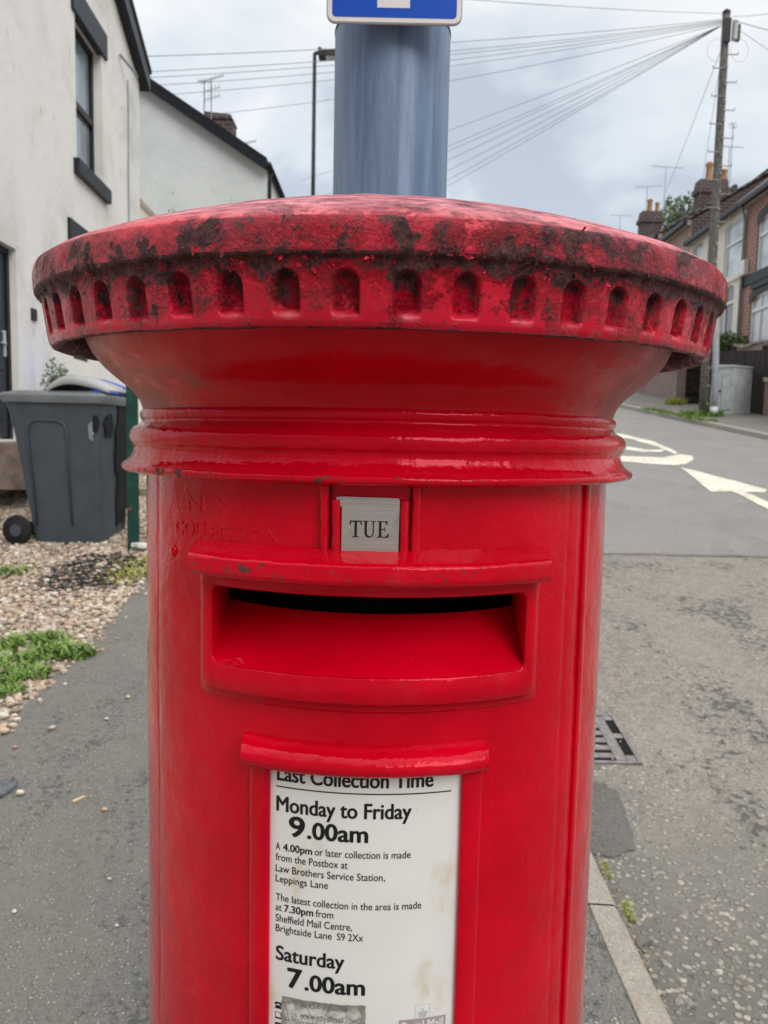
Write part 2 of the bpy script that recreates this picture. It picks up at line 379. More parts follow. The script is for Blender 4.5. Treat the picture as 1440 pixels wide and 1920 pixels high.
M['bin'] = basic('slate_grey_bin_plastic', (.062, .076, .094), .42, .15, 5, .12, 200, .002)
M['bin_lid'] = basic('grey_bin_lid_plastic', (.17, .185, .20), .30, .15, 5, .1, 160, .002)
M['blue'] = basic('blue_lid_plastic', (.015, .06, .55), .4, .1, 4)
M['tyre'] = basic('black_rubber', (.016, .016, .017), .7)
M['green'] = basic('dark_green_paint', (.014, .062, .046), .5, .3, 12, .3)
M['blackening'] = basic('blackened_plastic', (.012, .012, .014), .8); M['scuff'] = basic('whitened_plastic', (.24, .265, .29), .7, .5, 60)
M['white_box'] = basic('white_box_plastic', (.75, .75, .73), .5, .1)
M['sign_blue'] = basic('blue_sign_sheeting', (.003, .075, .50), .35, .1, 10, .03)
M['sign_white'] = basic('white_sign_sheeting', (.72, .72, .72), .4, .1, 10, .03)
M['sign_grey'] = basic('grey_sign_metal', (.38, .39, .40), .45, .1)
def foliage(name, a, b, trans=.25):
    t = NT(name); c = t.mix(t.noise(7, 4, .6), a, b)
    return t.fin(c, .55, None, Subsurface_Weight=0.0, Transmission_Weight=0.0)
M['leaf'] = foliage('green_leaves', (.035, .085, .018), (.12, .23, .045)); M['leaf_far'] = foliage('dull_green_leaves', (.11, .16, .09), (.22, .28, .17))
M['hedge'] = foliage('hedge_leaves', (.025, .06, .012), (.10, .17, .03)); M['grass'] = foliage('grass_blades', (.07, .17, .02), (.24, .36, .07))
M['moss'] = foliage('yellow_green_weeds', (.20, .22, .03), (.45, .45, .07)); M['kerb_weed'] = foliage('kerb_weed', (.16, .17, .04), (.34, .36, .09)); M['bark'] = basic('bark', (.10, .08, .06), .9)
M['dead'] = basic('dead_leaf', (.05, .04, .028), .8, .5, 60)
def pole_paint():
    t = NT('blue_grey_pole_paint')
    st = t.noise(34, 7, .68, .25, co=t.obj((1, 1, .06))); lo = t.noise(5, 3, co=t.obj((1, 1, .3)))
    c = t.mix(t.rng(st, .35, .7), (.098, .158, .262), (.19, .285, .42)); c = t.mix(t.math('MULTIPLY', t.rng(lo, .55, .75), .4), c, (.20, .20, .21))
    drip_shade = t.math('MULTIPLY', t.rng(t.noise(34, 7, .7, co=t.obj((1, 1, .12))), .62, .72), t.attr('wear')); c = t.mix(t.math('MULTIPLY', drip_shade, .85), c, (.075, .08, .07)); sc_ = t.rng(t.noise(90, 6, .8, .2, co=t.obj((1, 1, .25))), .66, .70); c = t.mix(t.math('MULTIPLY', sc_, .45), c, (.40, .46, .52))  # drip stains, thickened high up as painted shade below the sign
    return t.fin(c, .45, t.bump(t.noise(60, 4), .12, .003), Metallic=.1)
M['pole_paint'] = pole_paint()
def enamel():
    t = NT('white_enamel_plate'); co = t.obj()
    c = t.mix(t.rng(t.noise(9, 5, co=co), .35, .7), (.74, .735, .70), (.80, .80, .775))
    run = t.rng(t.noise(24, 6, .62, co=t.obj((1, 1, .5))), .58, .76); c = t.mix(t.math('MULTIPLY', run, .7), c, (.60, .46, .28))
    sp = t.math('MULTIPLY', t.rng(t.noise(330, 3, .6, co=co), .66, .72), t.rng(t.noise(20, 3, co=co), .55, .68)); c = t.mix(t.math('MULTIPLY', sp, .6), c, (.35, .34, .32))
    ed = t.attr('wear'); c = t.mix(t.rng(t.math('ADD', t.noise(120, 5, .7, co=co), ed), 1.0, 1.3), c, (.12, .08, .05))
    return t.fin(c, .30, t.bump(t.noise(30, 3, co=co), .05, .003), Coat_Weight=.3)
M['enamel'] = enamel()
M['ink'] = basic('black_enamel_lettering', (.010, .010, .012), .45, .1, bump=0)
M['faint'] = basic('faded_grey_print', (.20, .20, .20), .6, .3, 300, 0)
M['pale_print'] = basic('faded_pale_print', (.50, .55, .57), .5, .15, 200, 0)
M['mauve'] = basic('faded_mauve_print', (.40, .33, .35), .5, .15, 200, 0)
def sticker():
    t = NT('dirty_torn_sticker'); co = t.obj()
    c = t.mix(t.rng(t.noise(110, 7, .75, .4, co=co), .42, .66), (.60, .59, .56), (.27, .26, .22))
    e = t.rng(t.math('ADD', t.noise(160, 5, .7, co=co), t.attr('wear')), .95, 1.25); c = t.mix(t.math('MULTIPLY', e, .7), c, (.17, .16, .12))
    c = t.mix(t.rng(t.vor(60, 'DISTANCE_TO_EDGE', co=co), 0, .03, .7, 0), c, (.05, .05, .04))
    return t.fin(c, .8, t.bump(t.noise(200, 5, co=co), .4, .001))
M['sticker'] = sticker()
def steel():
    t = NT('brushed_steel'); br = t.noise(60, 5, .7, co=t.obj((.3, .3, 30)))
    c = t.mix(t.rng(br, .3, .7), (.36, .34, .315), (.50, .475, .445)); c = t.mix(t.math('MULTIPLY', t.rng(t.noise(40, 5), .58, .72), .5), c, (.30, .25, .19))
    return t.fin(c, .42, t.bump(br, .1, .001), Metallic=.6)
M['steel'] = steel()
M['bronze'] = basic('dark_bronze', (.012, .009, .008), .55, .4, 80)
def stones_mat():
    t = NT('loose_stone'); c = t.attr('tint', 'Color'); return t.fin(t.mix(t.math('MULTIPLY', t.rng(t.noise(130, 4, .65, co=t.geo()), .4, .7), .3), c, (.18, .13, .10)), .8)
M['stones'] = stones_mat()

# ================================================================== THE GROUND
def sheet(name, x0, x1, y0, y1, drop, mat, ny=80):
    m = MB(); ys = list(np.linspace(y0, y1, ny))
    for y in ys: m.v += [(x0, y, gz(y, drop)), (x1, y, gz(y, drop))]; m.a += [0, 0]
    m.f = [(2*i, 2*i+1, 2*i+3, 2*i+2) for i in range(ny-1)]
    return tag(m.build(name, mat, uv=False), kind='structure')
def ground_poly(name, pts, drop, mat, kind='structure'):
    m = MB(); m.add([(x, y, gz(y, drop)) for x, y in pts], [tuple(range(len(pts)))]); return m.build(name, mat, uv=False)
sheet('ground', -400, 400, -60, 900, .16, M['soil'], 200)
kx = lambda y: .688 - .052*(y-1.62)          # road-side edge of the near kerb
fx = lambda y: 7.04 - .083*(y-14.24) if y > 6 else 7.72 - .02*(y-6)   # road-side edge of the far kerb
def strip(name, xa, xb, y0, y1, drop, mat, ny=60):
    m = MB()
    for y in np.linspace(y0, y1, ny): m.v += [(xa(y), y, gz(y, drop)), (xb(y), y, gz(y, drop))]; m.a += [0, 0]
    m.f = [(2*i, 2*i+1, 2*i+3, 2*i+2) for i in range(ny-1)]
    return tag(m.build(name, mat, uv=False), kind='structure')
JY = 6.04                                    # where the rough surface meets the resurfaced road
strip('rough_road', lambda y: kx(y)-.03, lambda y: fx(y)+.03, -14, JY, .1, M['rough_road'])
strip('road', lambda y: kx(y)-.03, lambda y: fx(y)+.03, JY, 58, .1, M['smooth_road'])
strip('footpath', lambda y: -1.47-.03*max(0, y-4), lambda y: kx(y)-.088, -14, 58, .0, M['footpath'])
strip('far_footpath', lambda y: fx(y)+.12, lambda y: 9.6, -14, 58, .0, M['footpath'])
sm_ = MB()
for i in range(120):
    x = kx(JY)+i*.07; sm_.v += [(x, JY-.03+.03*noise.noise((x*4, 0, 1)), gz(JY-.03, .0965)), (x, JY+.025+.03*noise.noise((x*3, 5, 1)), gz(JY+.025, .0965))]; sm_.a += [0, 0]
sm_.f = [(2*i, 2*i+2, 2*i+3, 2*i+1) for i in range(119)]
tag(sm_.build('road_joint', tarmac('joint_dirt', (.17, .155, .13), (.4, .38, .33), (.10, .09, .078), 60, .6, 1.0, .3, (.22, .20, .165), pits=.6), uv=False), kind='structure')
def kerb(fxy, sgn, y0, y1, w, n, name):
    m = MB(); ys = np.linspace(y0, y1, n)
    prof = [(0, -.12), (0, -.022), (.006, -.008), (.018, .001), (w-.004, .004), (w, -.004), (w, -.05)]
    k = len(prof)
    for y in ys:
        jj = .003*noise.noise((y*3, 0, 1)) if n > 100 else 0
        for dx, dz in prof: m.v.append((fxy(y)+sgn*(dx+jj), y, gz(y)+dz+jj*.5)); m.a.append(0)
    m.f = [(i*k+j, i*k+j+1, (i+1)*k+j+1, (i+1)*k+j) if sgn < 0 else (i*k+j+1, i*k+j, (i+1)*k+j, (i+1)*k+j+1) for i in range(n-1) for j in range(k-1)]
    return tag(smooth_angle(m.build(name, M['kerb'], uv=False), 50), kind='structure')
# kerb stones laid end to end with thin joints
seg = .9
y = 2.0-seg*4-.002
for i in range(9): kerb(kx, -1, y, y+seg-.006, .088, 120, 'kerb'); y += seg
kerb(kx, -1, y, 58, .088, 40, 'kerb')
kerb(fx, 1, -14, 58, .13, 90, 'kerb')
# tar / dirt line along the foot of the kerb
M['gutter_dirt'] = tarmac('gutter_dirt', (.16, .125, .09), (.5, .42, .3), (.07, .055, .04), 120, .5, .9, .3)
strip('gutter_dirt', lambda y: kx(y)-.01, lambda y: kx(y)+.035+.02*noise.noise((y*5, 0, 0))+.012*noise.noise((y*23, 3, 0)), .6, 5, .096, M['gutter_dirt'], 120)
# darker tarmac patch
def wob(p, amp, seed, n=9):
    out = []
    for i in range(len(p)):
        a, b = p[i], p[(i+1) % len(p)]
        for k in range(n):
            t = k/n; x = a[0]+(b[0]-a[0])*t; yy = a[1]+(b[1]-a[1])*t
            out.append((x+amp*noise.noise((x*18, yy*18, seed)), yy+amp*noise.noise((x*18, yy*18, seed+9))))
    return out
pt = [gnd(*q, .1) for q in ((1050, 1465), (1128, 1468), (1160, 1490), (1174, 1520), (1182, 1560), (1192, 1598), (1150, 1608), (1040, 1606))]
tag(ground_poly('tarmac_patch', wob([(p.x, p.y) for p in pt], .022, 3), .096, M['patch']), kind='structure')
# road markings: arrow and curved lane marks
def marking(name, px, amp=.03):
    pp = [gnd(*q, .1) for q in px]
    return tag(ground_poly(name, wob([(p.x, p.y) for p in pp], amp, 5, 5), .094, M['line']), kind='structure')
marking('road_marking', [(1277, 877), (1300, 882), (1437, 918), (1436, 924), (1396, 923), (1500, 966), (1500, 985), (1440, 955), (1372, 922), (1334, 923)])
marking('road_marking', [(1120, 852), (1170, 856), (1245, 858), (1275, 852), (1296, 855), (1301, 862), (1285, 871), (1262, 873), (1215, 870), (1120, 862)])
marking('road_marking', [(1120, 826), (1178, 838), (1215, 844), (1248, 843), (1240, 848), (1205, 848), (1170, 843), (1120, 834)])
marking('road_marking', [(1120, 810), (1165, 814), (1225, 828), (1272, 849), (1266, 852), (1232, 838), (1180, 823), (1120, 818)])

# ------------------------------------------------------------------ loose gravel: one mesh of many stones
def ico():
    import bmesh
    b = bmesh.new(); bmesh.ops.create_icosphere(b, subdivisions=1, radius=1.0)
    v = np.array([p.co[:] for p in b.verts]); f = np.array([[q.index for q in p.verts] for p in b.faces]); b.free(); return v, f
IV, IF = ico()
PAL = np.array([(.52, .41, .31), (.58, .48, .38), (.45, .34, .26), (.63, .56, .47), (.36, .26, .20), (.50, .36, .28), (.31, .27, .24), (.68, .63, .56), (.54, .44, .31), (.42, .33, .25)])
def stones(name, pts, smin, smax, pal=PAL, darkfn=None):
    n = len(pts); vs = []; cs = []
    for i, (x, y, z) in enumerate(pts):
        s = rng.uniform(smin, smax)*(.6+.7*rng.random()); sc = np.array((1, rng.uniform(.6, 1), rng.uniform(.45, .75)))*s
        a = rng.uniform(0, 6.28); c, d = math.cos(a), math.sin(a)
        v = IV*sc*(1+rng.uniform(-.22, .22, IV.shape)); tl = rng.uniform(-.5, .5)
        v = np.stack([v[:, 0]*c-v[:, 1]*d, v[:, 0]*d+v[:, 1]*c, v[:, 2]+v[:, 0]*tl*.5], 1)+np.array((x, y, z+s*.25)); vs.append(v)
        k = pal[rng.integers(len(pal))]*rng.uniform(.75, 1.15)
        if darkfn is not None: k = k*darkfn(x, y)
        cs.append(np.tile(np.append(np.clip(k, 0, 1), 1), (len(IV), 1)))
    m = MB(); m.v = np.concatenate(vs).tolist(); m.a = [0]*len(m.v)
    m.f = (IF[None]+(np.arange(n)*len(IV))[:, None, None]).reshape(-1, 3).tolist()
    return m.build(name, M['stones'], uv=False, smooth=False, colors=np.concatenate(cs))
gp = []
while len(gp) < 24000:
    y = rng.uniform(2.0, 7.6) if rng.random() < .82 else rng.uniform(7.6, 9.5)
    x = rng.uniform(-3.9, -1.3)
    e = -1.47+.05*noise.noise((y*2.5, 0, 4))+.03*noise.noise((y*9, 0, 4)) - .03*max(0, y-4)
    if x > e+rng.exponential(.025) or x < -.62*y-.3: continue
    if x < -3.3-.0485*y: continue
    gp.append((x, y, gz(y)))
def membrane(x, y):
    d = math.hypot((x+1.85)/.42, (y-4.95)/.55)+.5*noise.noise((x*7, y*7, 2)); return .30 if d < .8 and noise.noise((x*22, y*22, 6)) > -.12 else 1.0
tag(stones('gravel', gp, .0095, .021, darkfn=membrane), 'beige and pink stone chippings over the front yard', 'gravel', kind='stuff')
strip('gravel_bed', lambda y: -4.2-.05*y, lambda y: -1.46-.03*max(0, y-4), -3, 20, .006, M['soil'], 40)
cp = []
while len(cp) < 7500:
    y = 1.35+3.2*rng.random()**1.35; x = rng.uniform(kx(y)+.02, .95+.60*y)
    d = noise.noise((x*2.2, y*1.1, 8))+.6*noise.noise((x*7, y*4, 3))
    if rng.random() > .30+.9*d: continue
    cp.append((x, y, gz(y, .1)-.0060))
GREY = np.array([(.34, .32, .285), (.39, .37, .325), (.29, .27, .24), (.24, .22, .195), (.36, .335, .30), (.38, .34, .29), (.22, .205, .19)])
tag(stones('road_chippings', cp, .0045, .0115, GREY), 'grey stone chippings standing proud of the worn road surface', 'chippings', kind='stuff')
gg = []
for _ in range(900):
    y = rng.uniform(1.3, 2.75); gg.append((kx(y)+abs(rng.normal(0, .022)), y, gz(y, .098)))
BRN = np.array([(.30, .20, .11), (.45, .31, .18), (.20, .14, .09), (.36, .30, .22), (.55, .42, .28), (.14, .10, .07)])
tag(stones('gutter_grit', gg, .0025, .0065, BRN), 'brown grit and leaf crumbs along the foot of the kerb', 'grit', kind='stuff')
# torn black weed netting showing through the thin gravel
nm_ = MB(); ncx, ncy = -1.88, 4.95
for ang in (.55, 2.1):
    dx_, dy_ = math.cos(ang), math.sin(ang)
    for k in range(-9, 10):
        run = []
        for i in range(-24, 25):
            t = i*.025; x = ncx+dx_*t-dy_*k*.058+.02*noise.noise((t*6, k*.7, ang)); y = ncy+dy_*t+dx_*k*.058+.02*noise.noise((t*5, k*.9, ang+3))
            keep = ((x-ncx)/.27)**2+((y-ncy)/.44)**2 < 1+.5*noise.noise((x*6, y*6, 1)) and noise.noise((x*11, y*11, 7)) > -.30
            if keep: run.append((x, y, gz(y)+.012+.012*noise.noise((x*15, y*15, 2))))
            if (not keep or i == 24) and run:
                if len(run) > 2: nm_.tube(run, .0048, 5)
                run = []
tag(nm_.build('netting', M['tyre'], uv=False, loc=(ncx, ncy, gz(ncy))), 'torn black plastic netting lying in the gravel before the bin', 'netting')
# dropped pebbles on the footpath, one by one
PB = [((240, 1310), .016, (.62, .47, .28), 'tan pebble dropped on the footpath near the pillar box, rear one'), ((98, 1368), .018, (.60, .52, .40), 'cream pebble beside the gravel edge, left of the tan one'),
      ((200, 1350), .012, (.66, .60, .52), 'small pale pebble between two tan ones on the footpath'), ((28, 1404), .013, (.50, .24, .20), 'reddish pebble on the footpath below the grass tuft'),
      ((38, 1491), .019, (.74, .66, .50), 'large cream pebble at the left edge of the footpath'), ((196, 1521), .013, (.66, .46, .24), 'orange tan pebble alone on the footpath beside the pillar box'),
      ((27, 1712), .010, (.74, .72, .68), 'white pebble on the footpath low at the left'), ((8, 1376), .026, (.66, .50, .34), 'biggest pebble, striped tan, at the edge of the gravel'),
      ((27, 1345), .017, (.72, .60, .50), 'pale pebble next to the biggest striped pebble'), ((205, 1650), .008, (.74, .72, .68), 'tiny white pebble halfway down the footpath'), ((318//2+60, 1738), .008, (.70, .70, .68), 'tiny grey white pebble low on the footpath')]
for px, s, c, lab in PB:
    p = gnd(*px); m = MB(); v = IV*np.array((1, .75, .6))*s; a = rng.uniform(0, 3)
    v = np.stack([v[:, 0]*math.cos(a)-v[:, 1]*math.sin(a), v[:, 0]*math.sin(a)+v[:, 1]*math.cos(a), v[:, 2]], 1)
    m.add((v+np.array((0, 0, s*.5))+np.array(p)).tolist(), IF.tolist())
    o = m.build('pebble', M['stones'], uv=False, loc=p, smooth=True, colors=[(*c, 1)]*len(IV)); o.modifiers.new('s', 'SUBSURF').render_levels = 1
    tag(o, lab, 'pebble', 'pebbles dropped on the footpath')
p = gnd(148, 1500); m = MB(); m.box((p.x, p.y, p.z+.003), (.012, .045, .006)); o = m.build('wood_chip', basic('pale_wood', (.62, .50, .30), .8), loc=p); o.rotation_euler = (0, 0, -.6)
tag(o, 'short pale wood splinter lying on the grey footpath', 'splinter')
p = gnd(-28, 1478); m = MB(); m.lathe([(.098, -.02), (.100, .006), (.096, .010), (.088, .010), (.086, .007), (.0, .007)], tuple(p), 40)
tag(smooth_angle(m.build('access_cover', basic('blue_grey_cover', (.13, .14, .155), .7, .4, 40, .4, 150, .003), loc=p), 30), 'round blue grey access cover with dark rim at the left edge of the footpath', 'cover')

# ------------------------------------------------------------------ plants
def blades(name, mat, spots, n, h, spread, label, cat, lean=.6, w=.006):
    m = MB()
    for (x, y) in spots:
        for _ in range(n):
            a = rng.uniform(0, 6.28); r = spread*math.sqrt(rng.random()); bx, by = x+r*math.cos(a), y+r*math.sin(a)*.8; bz = gz(by)-.004
            hh = h*rng.uniform(.5, 1.1); d = rng.uniform(0, 6.28); ln = lean*hh*rng.uniform(.3, 1.3); ww = w*rng.uniform(.6, 1.4)
            px, py = -math.sin(d)*ww, math.cos(d)*ww; pts = []
            for k, t in enumerate((0, .4, .75, 1)):
                q = (1-t*.85)*(1.15 if k == 1 else 1); X, Y, Z = bx+math.cos(d)*ln*t*t, by+math.sin(d)*ln*t*t, bz+hh*(t-.35*t*t*lean)
                pts += [(X-px*q, Y-py*q, Z), (X+px*q, Y+py*q, Z)]
            m.add(pts, [(0, 1, 3, 2), (2, 3, 5, 4), (4, 5, 7, 6)])
    o = m.build(name, mat, uv=False); return tag(o, label, cat)
gs = [tuple(gnd(u, v)[:2]) for u, v in ((10, 1215), (50, 1208), (95, 1205), (25, 1245), (75, 1235), (118, 1222), (15, 1275), (55, 1270), (5, 1300), (140, 1230))]
blades('grass_tuft', M['grass'], gs, 120, .075, .09, 'large lush green weed tuft at the gravel edge of the footpath', 'grass', .9, .009)
blades('grass_tuft', M['grass'], [tuple(gnd(u, v)[:2]) for u, v in ((5, 1078), (28, 1072))], 90, .06, .12, 'smaller green tuft in the gravel left of the netting', 'grass', .9, .007)
blades('weed_clump', M['moss'], [tuple(gnd(u, v)[:2]) for u, v in ((250, 1058), (266, 1062), (240, 1078), (226, 1088), (258, 1078))], 80, .05, .13, 'yellow green weeds at the foot of the green post', 'weeds', .8, .008)
def kweed(px, n, h, lab): 
    p = gnd(*px, .09); blades('weed_clump', M['kerb_weed'], [(kx(p.y+.012*i)+.012+.01*noise.noise((i*.9, 1, 2)), p.y+.012*i) for i in range(-2, 4)], n//3, h, .008, lab, 'weeds', .9, .003)
kweed((1178, 1690), 40, .016, 'thin weed in the kerb joint, nearer the drain'); kweed((1218, 1775), 70, .024, 'yellow green weed growing by the kerb, nearest the viewer')
def leaf_cloud(n, size, blobs, seed=0, flat=.5):
    r = np.random.default_rng(seed); m = MB()
    for (c, rad) in blobs:
        k = int(n*rad[0]*rad[1]*rad[2]/sum(b[1][0]*b[1][1]*b[1][2] for b in blobs))+8
        for _ in range(k):
            d = r.normal(size=3); d /= np.linalg.norm(d); q = np.array(c)+d*np.array(rad)*(r.random()**.45)*(1+.25*noise.noise(tuple(d*2.3+np.array(c))))
            a = r.normal(size=3); a /= np.linalg.norm(a); b = np.cross(a, r.normal(size=3)); b /= np.linalg.norm(b); s = size*r.uniform(.6, 1.3)
            m.add([q-a*s, q-b*s*flat, q+a*s, q+b*s*flat], [(0, 1, 2, 3)])
    return m

# ================================================================== PILLAR BOX
PBX = thing('pillar_box', (BX, BD, 0), 'red cast iron pillar box with peeling fluted cap and white collection notice', 'post box')
BL = Vector((BX, BD, 0))
def cyl(x, r, z):                              # box-local point: x sideways, radius, height; front faces the camera
    s = max(-1, min(1, x/r)); return (x, -r*math.sqrt(1-s*s), z)
def pol(phi, r, z): return (r*math.sin(phi), -r*math.cos(phi), z)
def lbuild(m, name, mat, parent=None, **k):    # verts already local to the box
    m.v = [(p[0]+BX, p[1]+BD, p[2]) for p in m.v]; return m.build(name, mat, parent or PBX, **k)
CX = -.003                                     # the door furniture sits a touch left of centre

def resample(prof, step):
    out = []
    for (a, b) in zip(prof[:-1], prof[1:]):
        L = math.hypot(b[0]-a[0], b[1]-a[1]); n = max(1, int(math.ceil(L/step)))
        for i in range(n): t = i/n; out.append(tuple(a[k]+(b[k]-a[k])*t for k in range(len(a))))
    out.append(tuple(prof[-1])); return out
def roundpoly(p, rad, n=4):                    # soften the corners of an (r,z) polyline
    out = [p[0]]
    for a, b, c in zip(p[:-2], p[1:-1], p[2:]):
        va, vc = Vector((a[0]-b[0], a[1]-b[1])), Vector((c[0]-b[0], c[1]-b[1])); d = min(rad, va.length*.45, vc.length*.45)
        s, e_ = Vector(b[:2])+va.normalized()*d, Vector(b[:2])+vc.normalized()*d
        for i in range(n+1):
            t = i/n; q = s*(1-t)**2+Vector(b[:2])*2*t*(1-t)+e_*t*t; out.append((q.x, q.y))
    out.append(p[-1]); return out

# --- cap
NF = 52
def build_cap():
    prof = [(.001, 1.623), (.05, 1.6215), (.10, 1.6165), (.15, 1.6085), (.20, 1.597), (.25, 1.582), (.30, 1.5645), (.325, 1.5540), (.3375, 1.5462), (.3395, 1.5400), (.3388, 1.5250), (.3375, 1.5222), (.3335, 1.5205), (.3325, 1.5170), (.3275, 1.4850), (.3265, 1.4800), (.3235, 1.4765), (.318, 1.4765), (.312, 1.484), (.309, 1.50), (.300, 1.512)]
    prof = roundpoly(prof, .0035, 3)
    top = resample([p for p in prof if p[1] > 1.552 and p[0] < .33], .012); bot = [p for p in prof if not (p[1] > 1.552 and p[0] < .33)]
    # finer rows for the rim and fluted band
    rows = top + resample([top[-1]]+bot, .0011)[1:]
    NP = 1600; dphi = 2*math.pi/NP
    phis = [i*dphi for i in range(NP)]
    V = []; A = []; FA = []
    zt, zb, hw = 1.5135, 1.4830, .0088
    for (r, z) in rows:
        dome = z > 1.5465 and r < .339
        band = .322 < r < .335 and 1.4775 < z < 1.5205
        for p in phis:
            rr, zz = r, z; w = 0.0; fd = 0.0
            X, Y = r*math.sin(p), -r*math.cos(p); q = Vector((X, Y, z))
            if dome:
                fd = max(0., min(1., (.338-r)/.02)); w = .02+.10*noise.noise(q*9)
                zz += .0006*noise.noise(q*40) 
            else:
                n1 = noise.noise(q*30); n2 = noise.noise(q*85)
                w = .20+.35*noise.noise(q*11)
                if band:
                    k = p/(2*math.pi/NF)-.5; d = (k-round(k))*(2*math.pi/NF)*r
                    # arch-headed niche
                    if z > zt-hw: dist = math.hypot(d, z-(zt-hw))-hw
                    else: dist = abs(d)-hw
                    ins = max(0., min(1., (-dist+.0008)/.0024)); ins = ins*ins*(3-2*ins)
                    fl = max(0., min(1., (z-zb)/.0085)); fl = fl*fl*(3-2*fl)
                    rr -= .0082*ins*fl
                    w += .27*ins*fl*(.30+.70*max(0, min(1, (z-zb)/.02)))*(.75+.9*noise.noise(q*18))-.08
                    w += .70*max(0, (z-1.504)/.0165)**1.2+.16*noise.noise(Vector((X*45, Y*45, z*14)))
                    if z < 1.487: w -= .24
                    sill = max(0., 1-abs(z-1.4845)/.004)*max(0., 1-abs(d)/.011); fd = .75*sill*max(0, .55+noise.noise(q*60))  # pink painted on the niche sills for the light they catch
                elif r < .3215: w = .75
                elif z < 1.4785: w = .55
                elif 1.5195 < z < 1.5245 and r < .3384: w = .95
                elif z > 1.5245: fd = .04+.10*noise.noise(q*15); w += .13+.30*noise.noise(q*45)
                amp = .0007*(.4+max(0, w)); rr += amp*n1+.5*amp*n2
                zz += .0007*noise.noise(q*26)
                # ragged paint build-up
                fz = noise.noise(q*130); rr += .0006*max(0, fz-.15)*max(0, w)*2
            V.append((rr*math.sin(p), -rr*math.cos(p), zz+.0025-.0236*rr*math.cos(p))); A.append(max(0, w)); FA.append(max(0, min(1, fd)))   # the cap sits a little tipped forward
    m = MB(); m.v = V; m.a = A; nr = len(rows)
    m.f = [(i*NP+k, (i+1)*NP+k, (i+1)*NP+(k+1) % NP, i*NP+(k+1) % NP) for i in range(nr-1) for k in range(NP)]
    o = lbuild(m, 'cap', M['cap'], smooth=True, uv=False)
    at = o.data.attributes.new('fade_glint', 'FLOAT', 'POINT'); at.data.foreach_set('value', np.array(FA, dtype=np.float32))
    # curling flakes of paint standing off the worn places
    fm_ = MB(); idx = [i for i in range(len(V)) if A[i] > .55 and V[i][2] > 1.477 and math.hypot(V[i][0], V[i][1]) > .322]
    for i in rng.choice(idx, 700, replace=False):
        v = Vector(V[i]); nrm = Vector((v.x, v.y, 0)).normalized(); tg = Vector((-nrm.y, nrm.x, 0)); a = rng.uniform(0, 6.28); d = tg*math.cos(a)+Vector((0, 0, 1))*math.sin(a); e = nrm.cross(d)
        L_, w_ = rng.uniform(.0012, .0040), rng.uniform(.0007, .0020); c1 = rng.uniform(.2, .9); pts = []
        for k in range(4):
            t = k/3; q = v+d*L_*t+nrm*(.0002+L_*c1*t*t*.6); ww = w_*(1-.5*t)*rng.uniform(.7, 1.2); pts += [q-e*ww, q+e*ww*rng.uniform(.6, 1.2)]
        fm_.add(pts, [(0, 1, 3, 2), (2, 3, 5, 4), (4, 5, 7, 6)], rng.uniform(.1, .75))
    fo = lbuild(fm_, 'paint_flakes', M['cap'], o, uv=False); fo['kind'] = 'stuff'
    return o
build_cap()
def revolve(name, prof, mat, wearfn=None, NP=720, amp=.0004, parent=None, zamp=.0005):
    V = []; A = []
    for (r, z) in prof:
        for i in range(NP):
            p = 2*math.pi*i/NP; q = Vector((r*math.sin(p), -r*math.cos(p), z))
            d = amp*(noise.noise(q*24)+.5*noise.noise(q*70)); V.append(((r+d)*math.sin(p), -(r+d)*math.cos(p), z+zamp*noise.noise(q*20))); A.append(wearfn(p, r, z) if wearfn else 0)
    m = MB(); m.v = V; m.a = A; n = len(prof)
    m.f = [(i*NP+k, (i+1)*NP+k, (i+1)*NP+(k+1) % NP, i*NP+(k+1) % NP) for i in range(n-1) for k in range(NP)]
    return lbuild(m, name, mat, parent, smooth=True, uv=False)
cove = [(.298, 1.512), (.2965, 1.490), (.2945, 1.4855), (.2905, 1.4770), (.2835, 1.4670), (.2735, 1.4575), (.2625, 1.4490), (.2535, 1.4415), (.2470, 1.4330), (.2442, 1.4255), (.2437, 1.4220)]
revolve('cove', resample(roundpoly(cove, .006, 3), .0025), M['cove'], lambda p, r, z: .05+.75*max(0, abs(math.sin(p))-.40)/.60)
mould = [(.2437, 1.4225), (.2455, 1.4222), (.2472, 1.4185), (.2462, 1.4145), (.2448, 1.4130), (.2452, 1.4105), (.2478, 1.4085), (.2535, 1.4055), (.2570, 1.4005), (.2576, 1.3965), (.2565, 1.3920), (.2538, 1.3885), (.2526, 1.3855), (.2540, 1.3810), (.2570, 1.3760), (.2610, 1.3725), (.2640, 1.3708), (.2652, 1.3685), (.2646, 1.3658), (.2615, 1.3640), (.2560, 1.3632), (.2400, 1.3632)]
revolve('moulding', resample(roundpoly(mould, .0025, 3), .0012), M['red'], lambda p, r, z: (1.3 if r > .2625 and z < 1.3705 else .18 if z > 1.372 else .5), amp=.0005)

# --- body shell, with the gap at the door's hinge side and the posting slot left open
def shell(name, phis, zs, rfn, skip, mat, wear=0.0, parent=None):
    m = MB(); n = len(phis)
    for z in zs:
        for p in phis:
            r = rfn(p, z); q = Vector((r*math.sin(p), -r*math.cos(p), z)); r += .0006*noise.noise(q*9)+.00018*noise.noise(q*45)
            m.v.append((r*math.sin(p), -r*math.cos(p), z)); m.a.append(wear)
    for i in range(len(zs)-1):
        for k in range(n-1):
            pc, zc = (phis[k]+phis[k+1])/2, (zs[i]+zs[i+1])/2
            if skip and skip(pc, zc): continue
            m.f.append((i*n+k, i*n+k+1, (i+1)*n+k+1, (i+1)*n+k))
    return m
deg = R_
taper = lambda z: .2408+.0019*max(0, (1.36-z))/.55
GAP0, GAP1 = -55.75, -55.05
ph = sorted(set([round(a*.75, 4) for a in range(-240, 241)] + [GAP0, GAP1, -34.0, 32.5]))
ph = [deg(a) for a in ph]
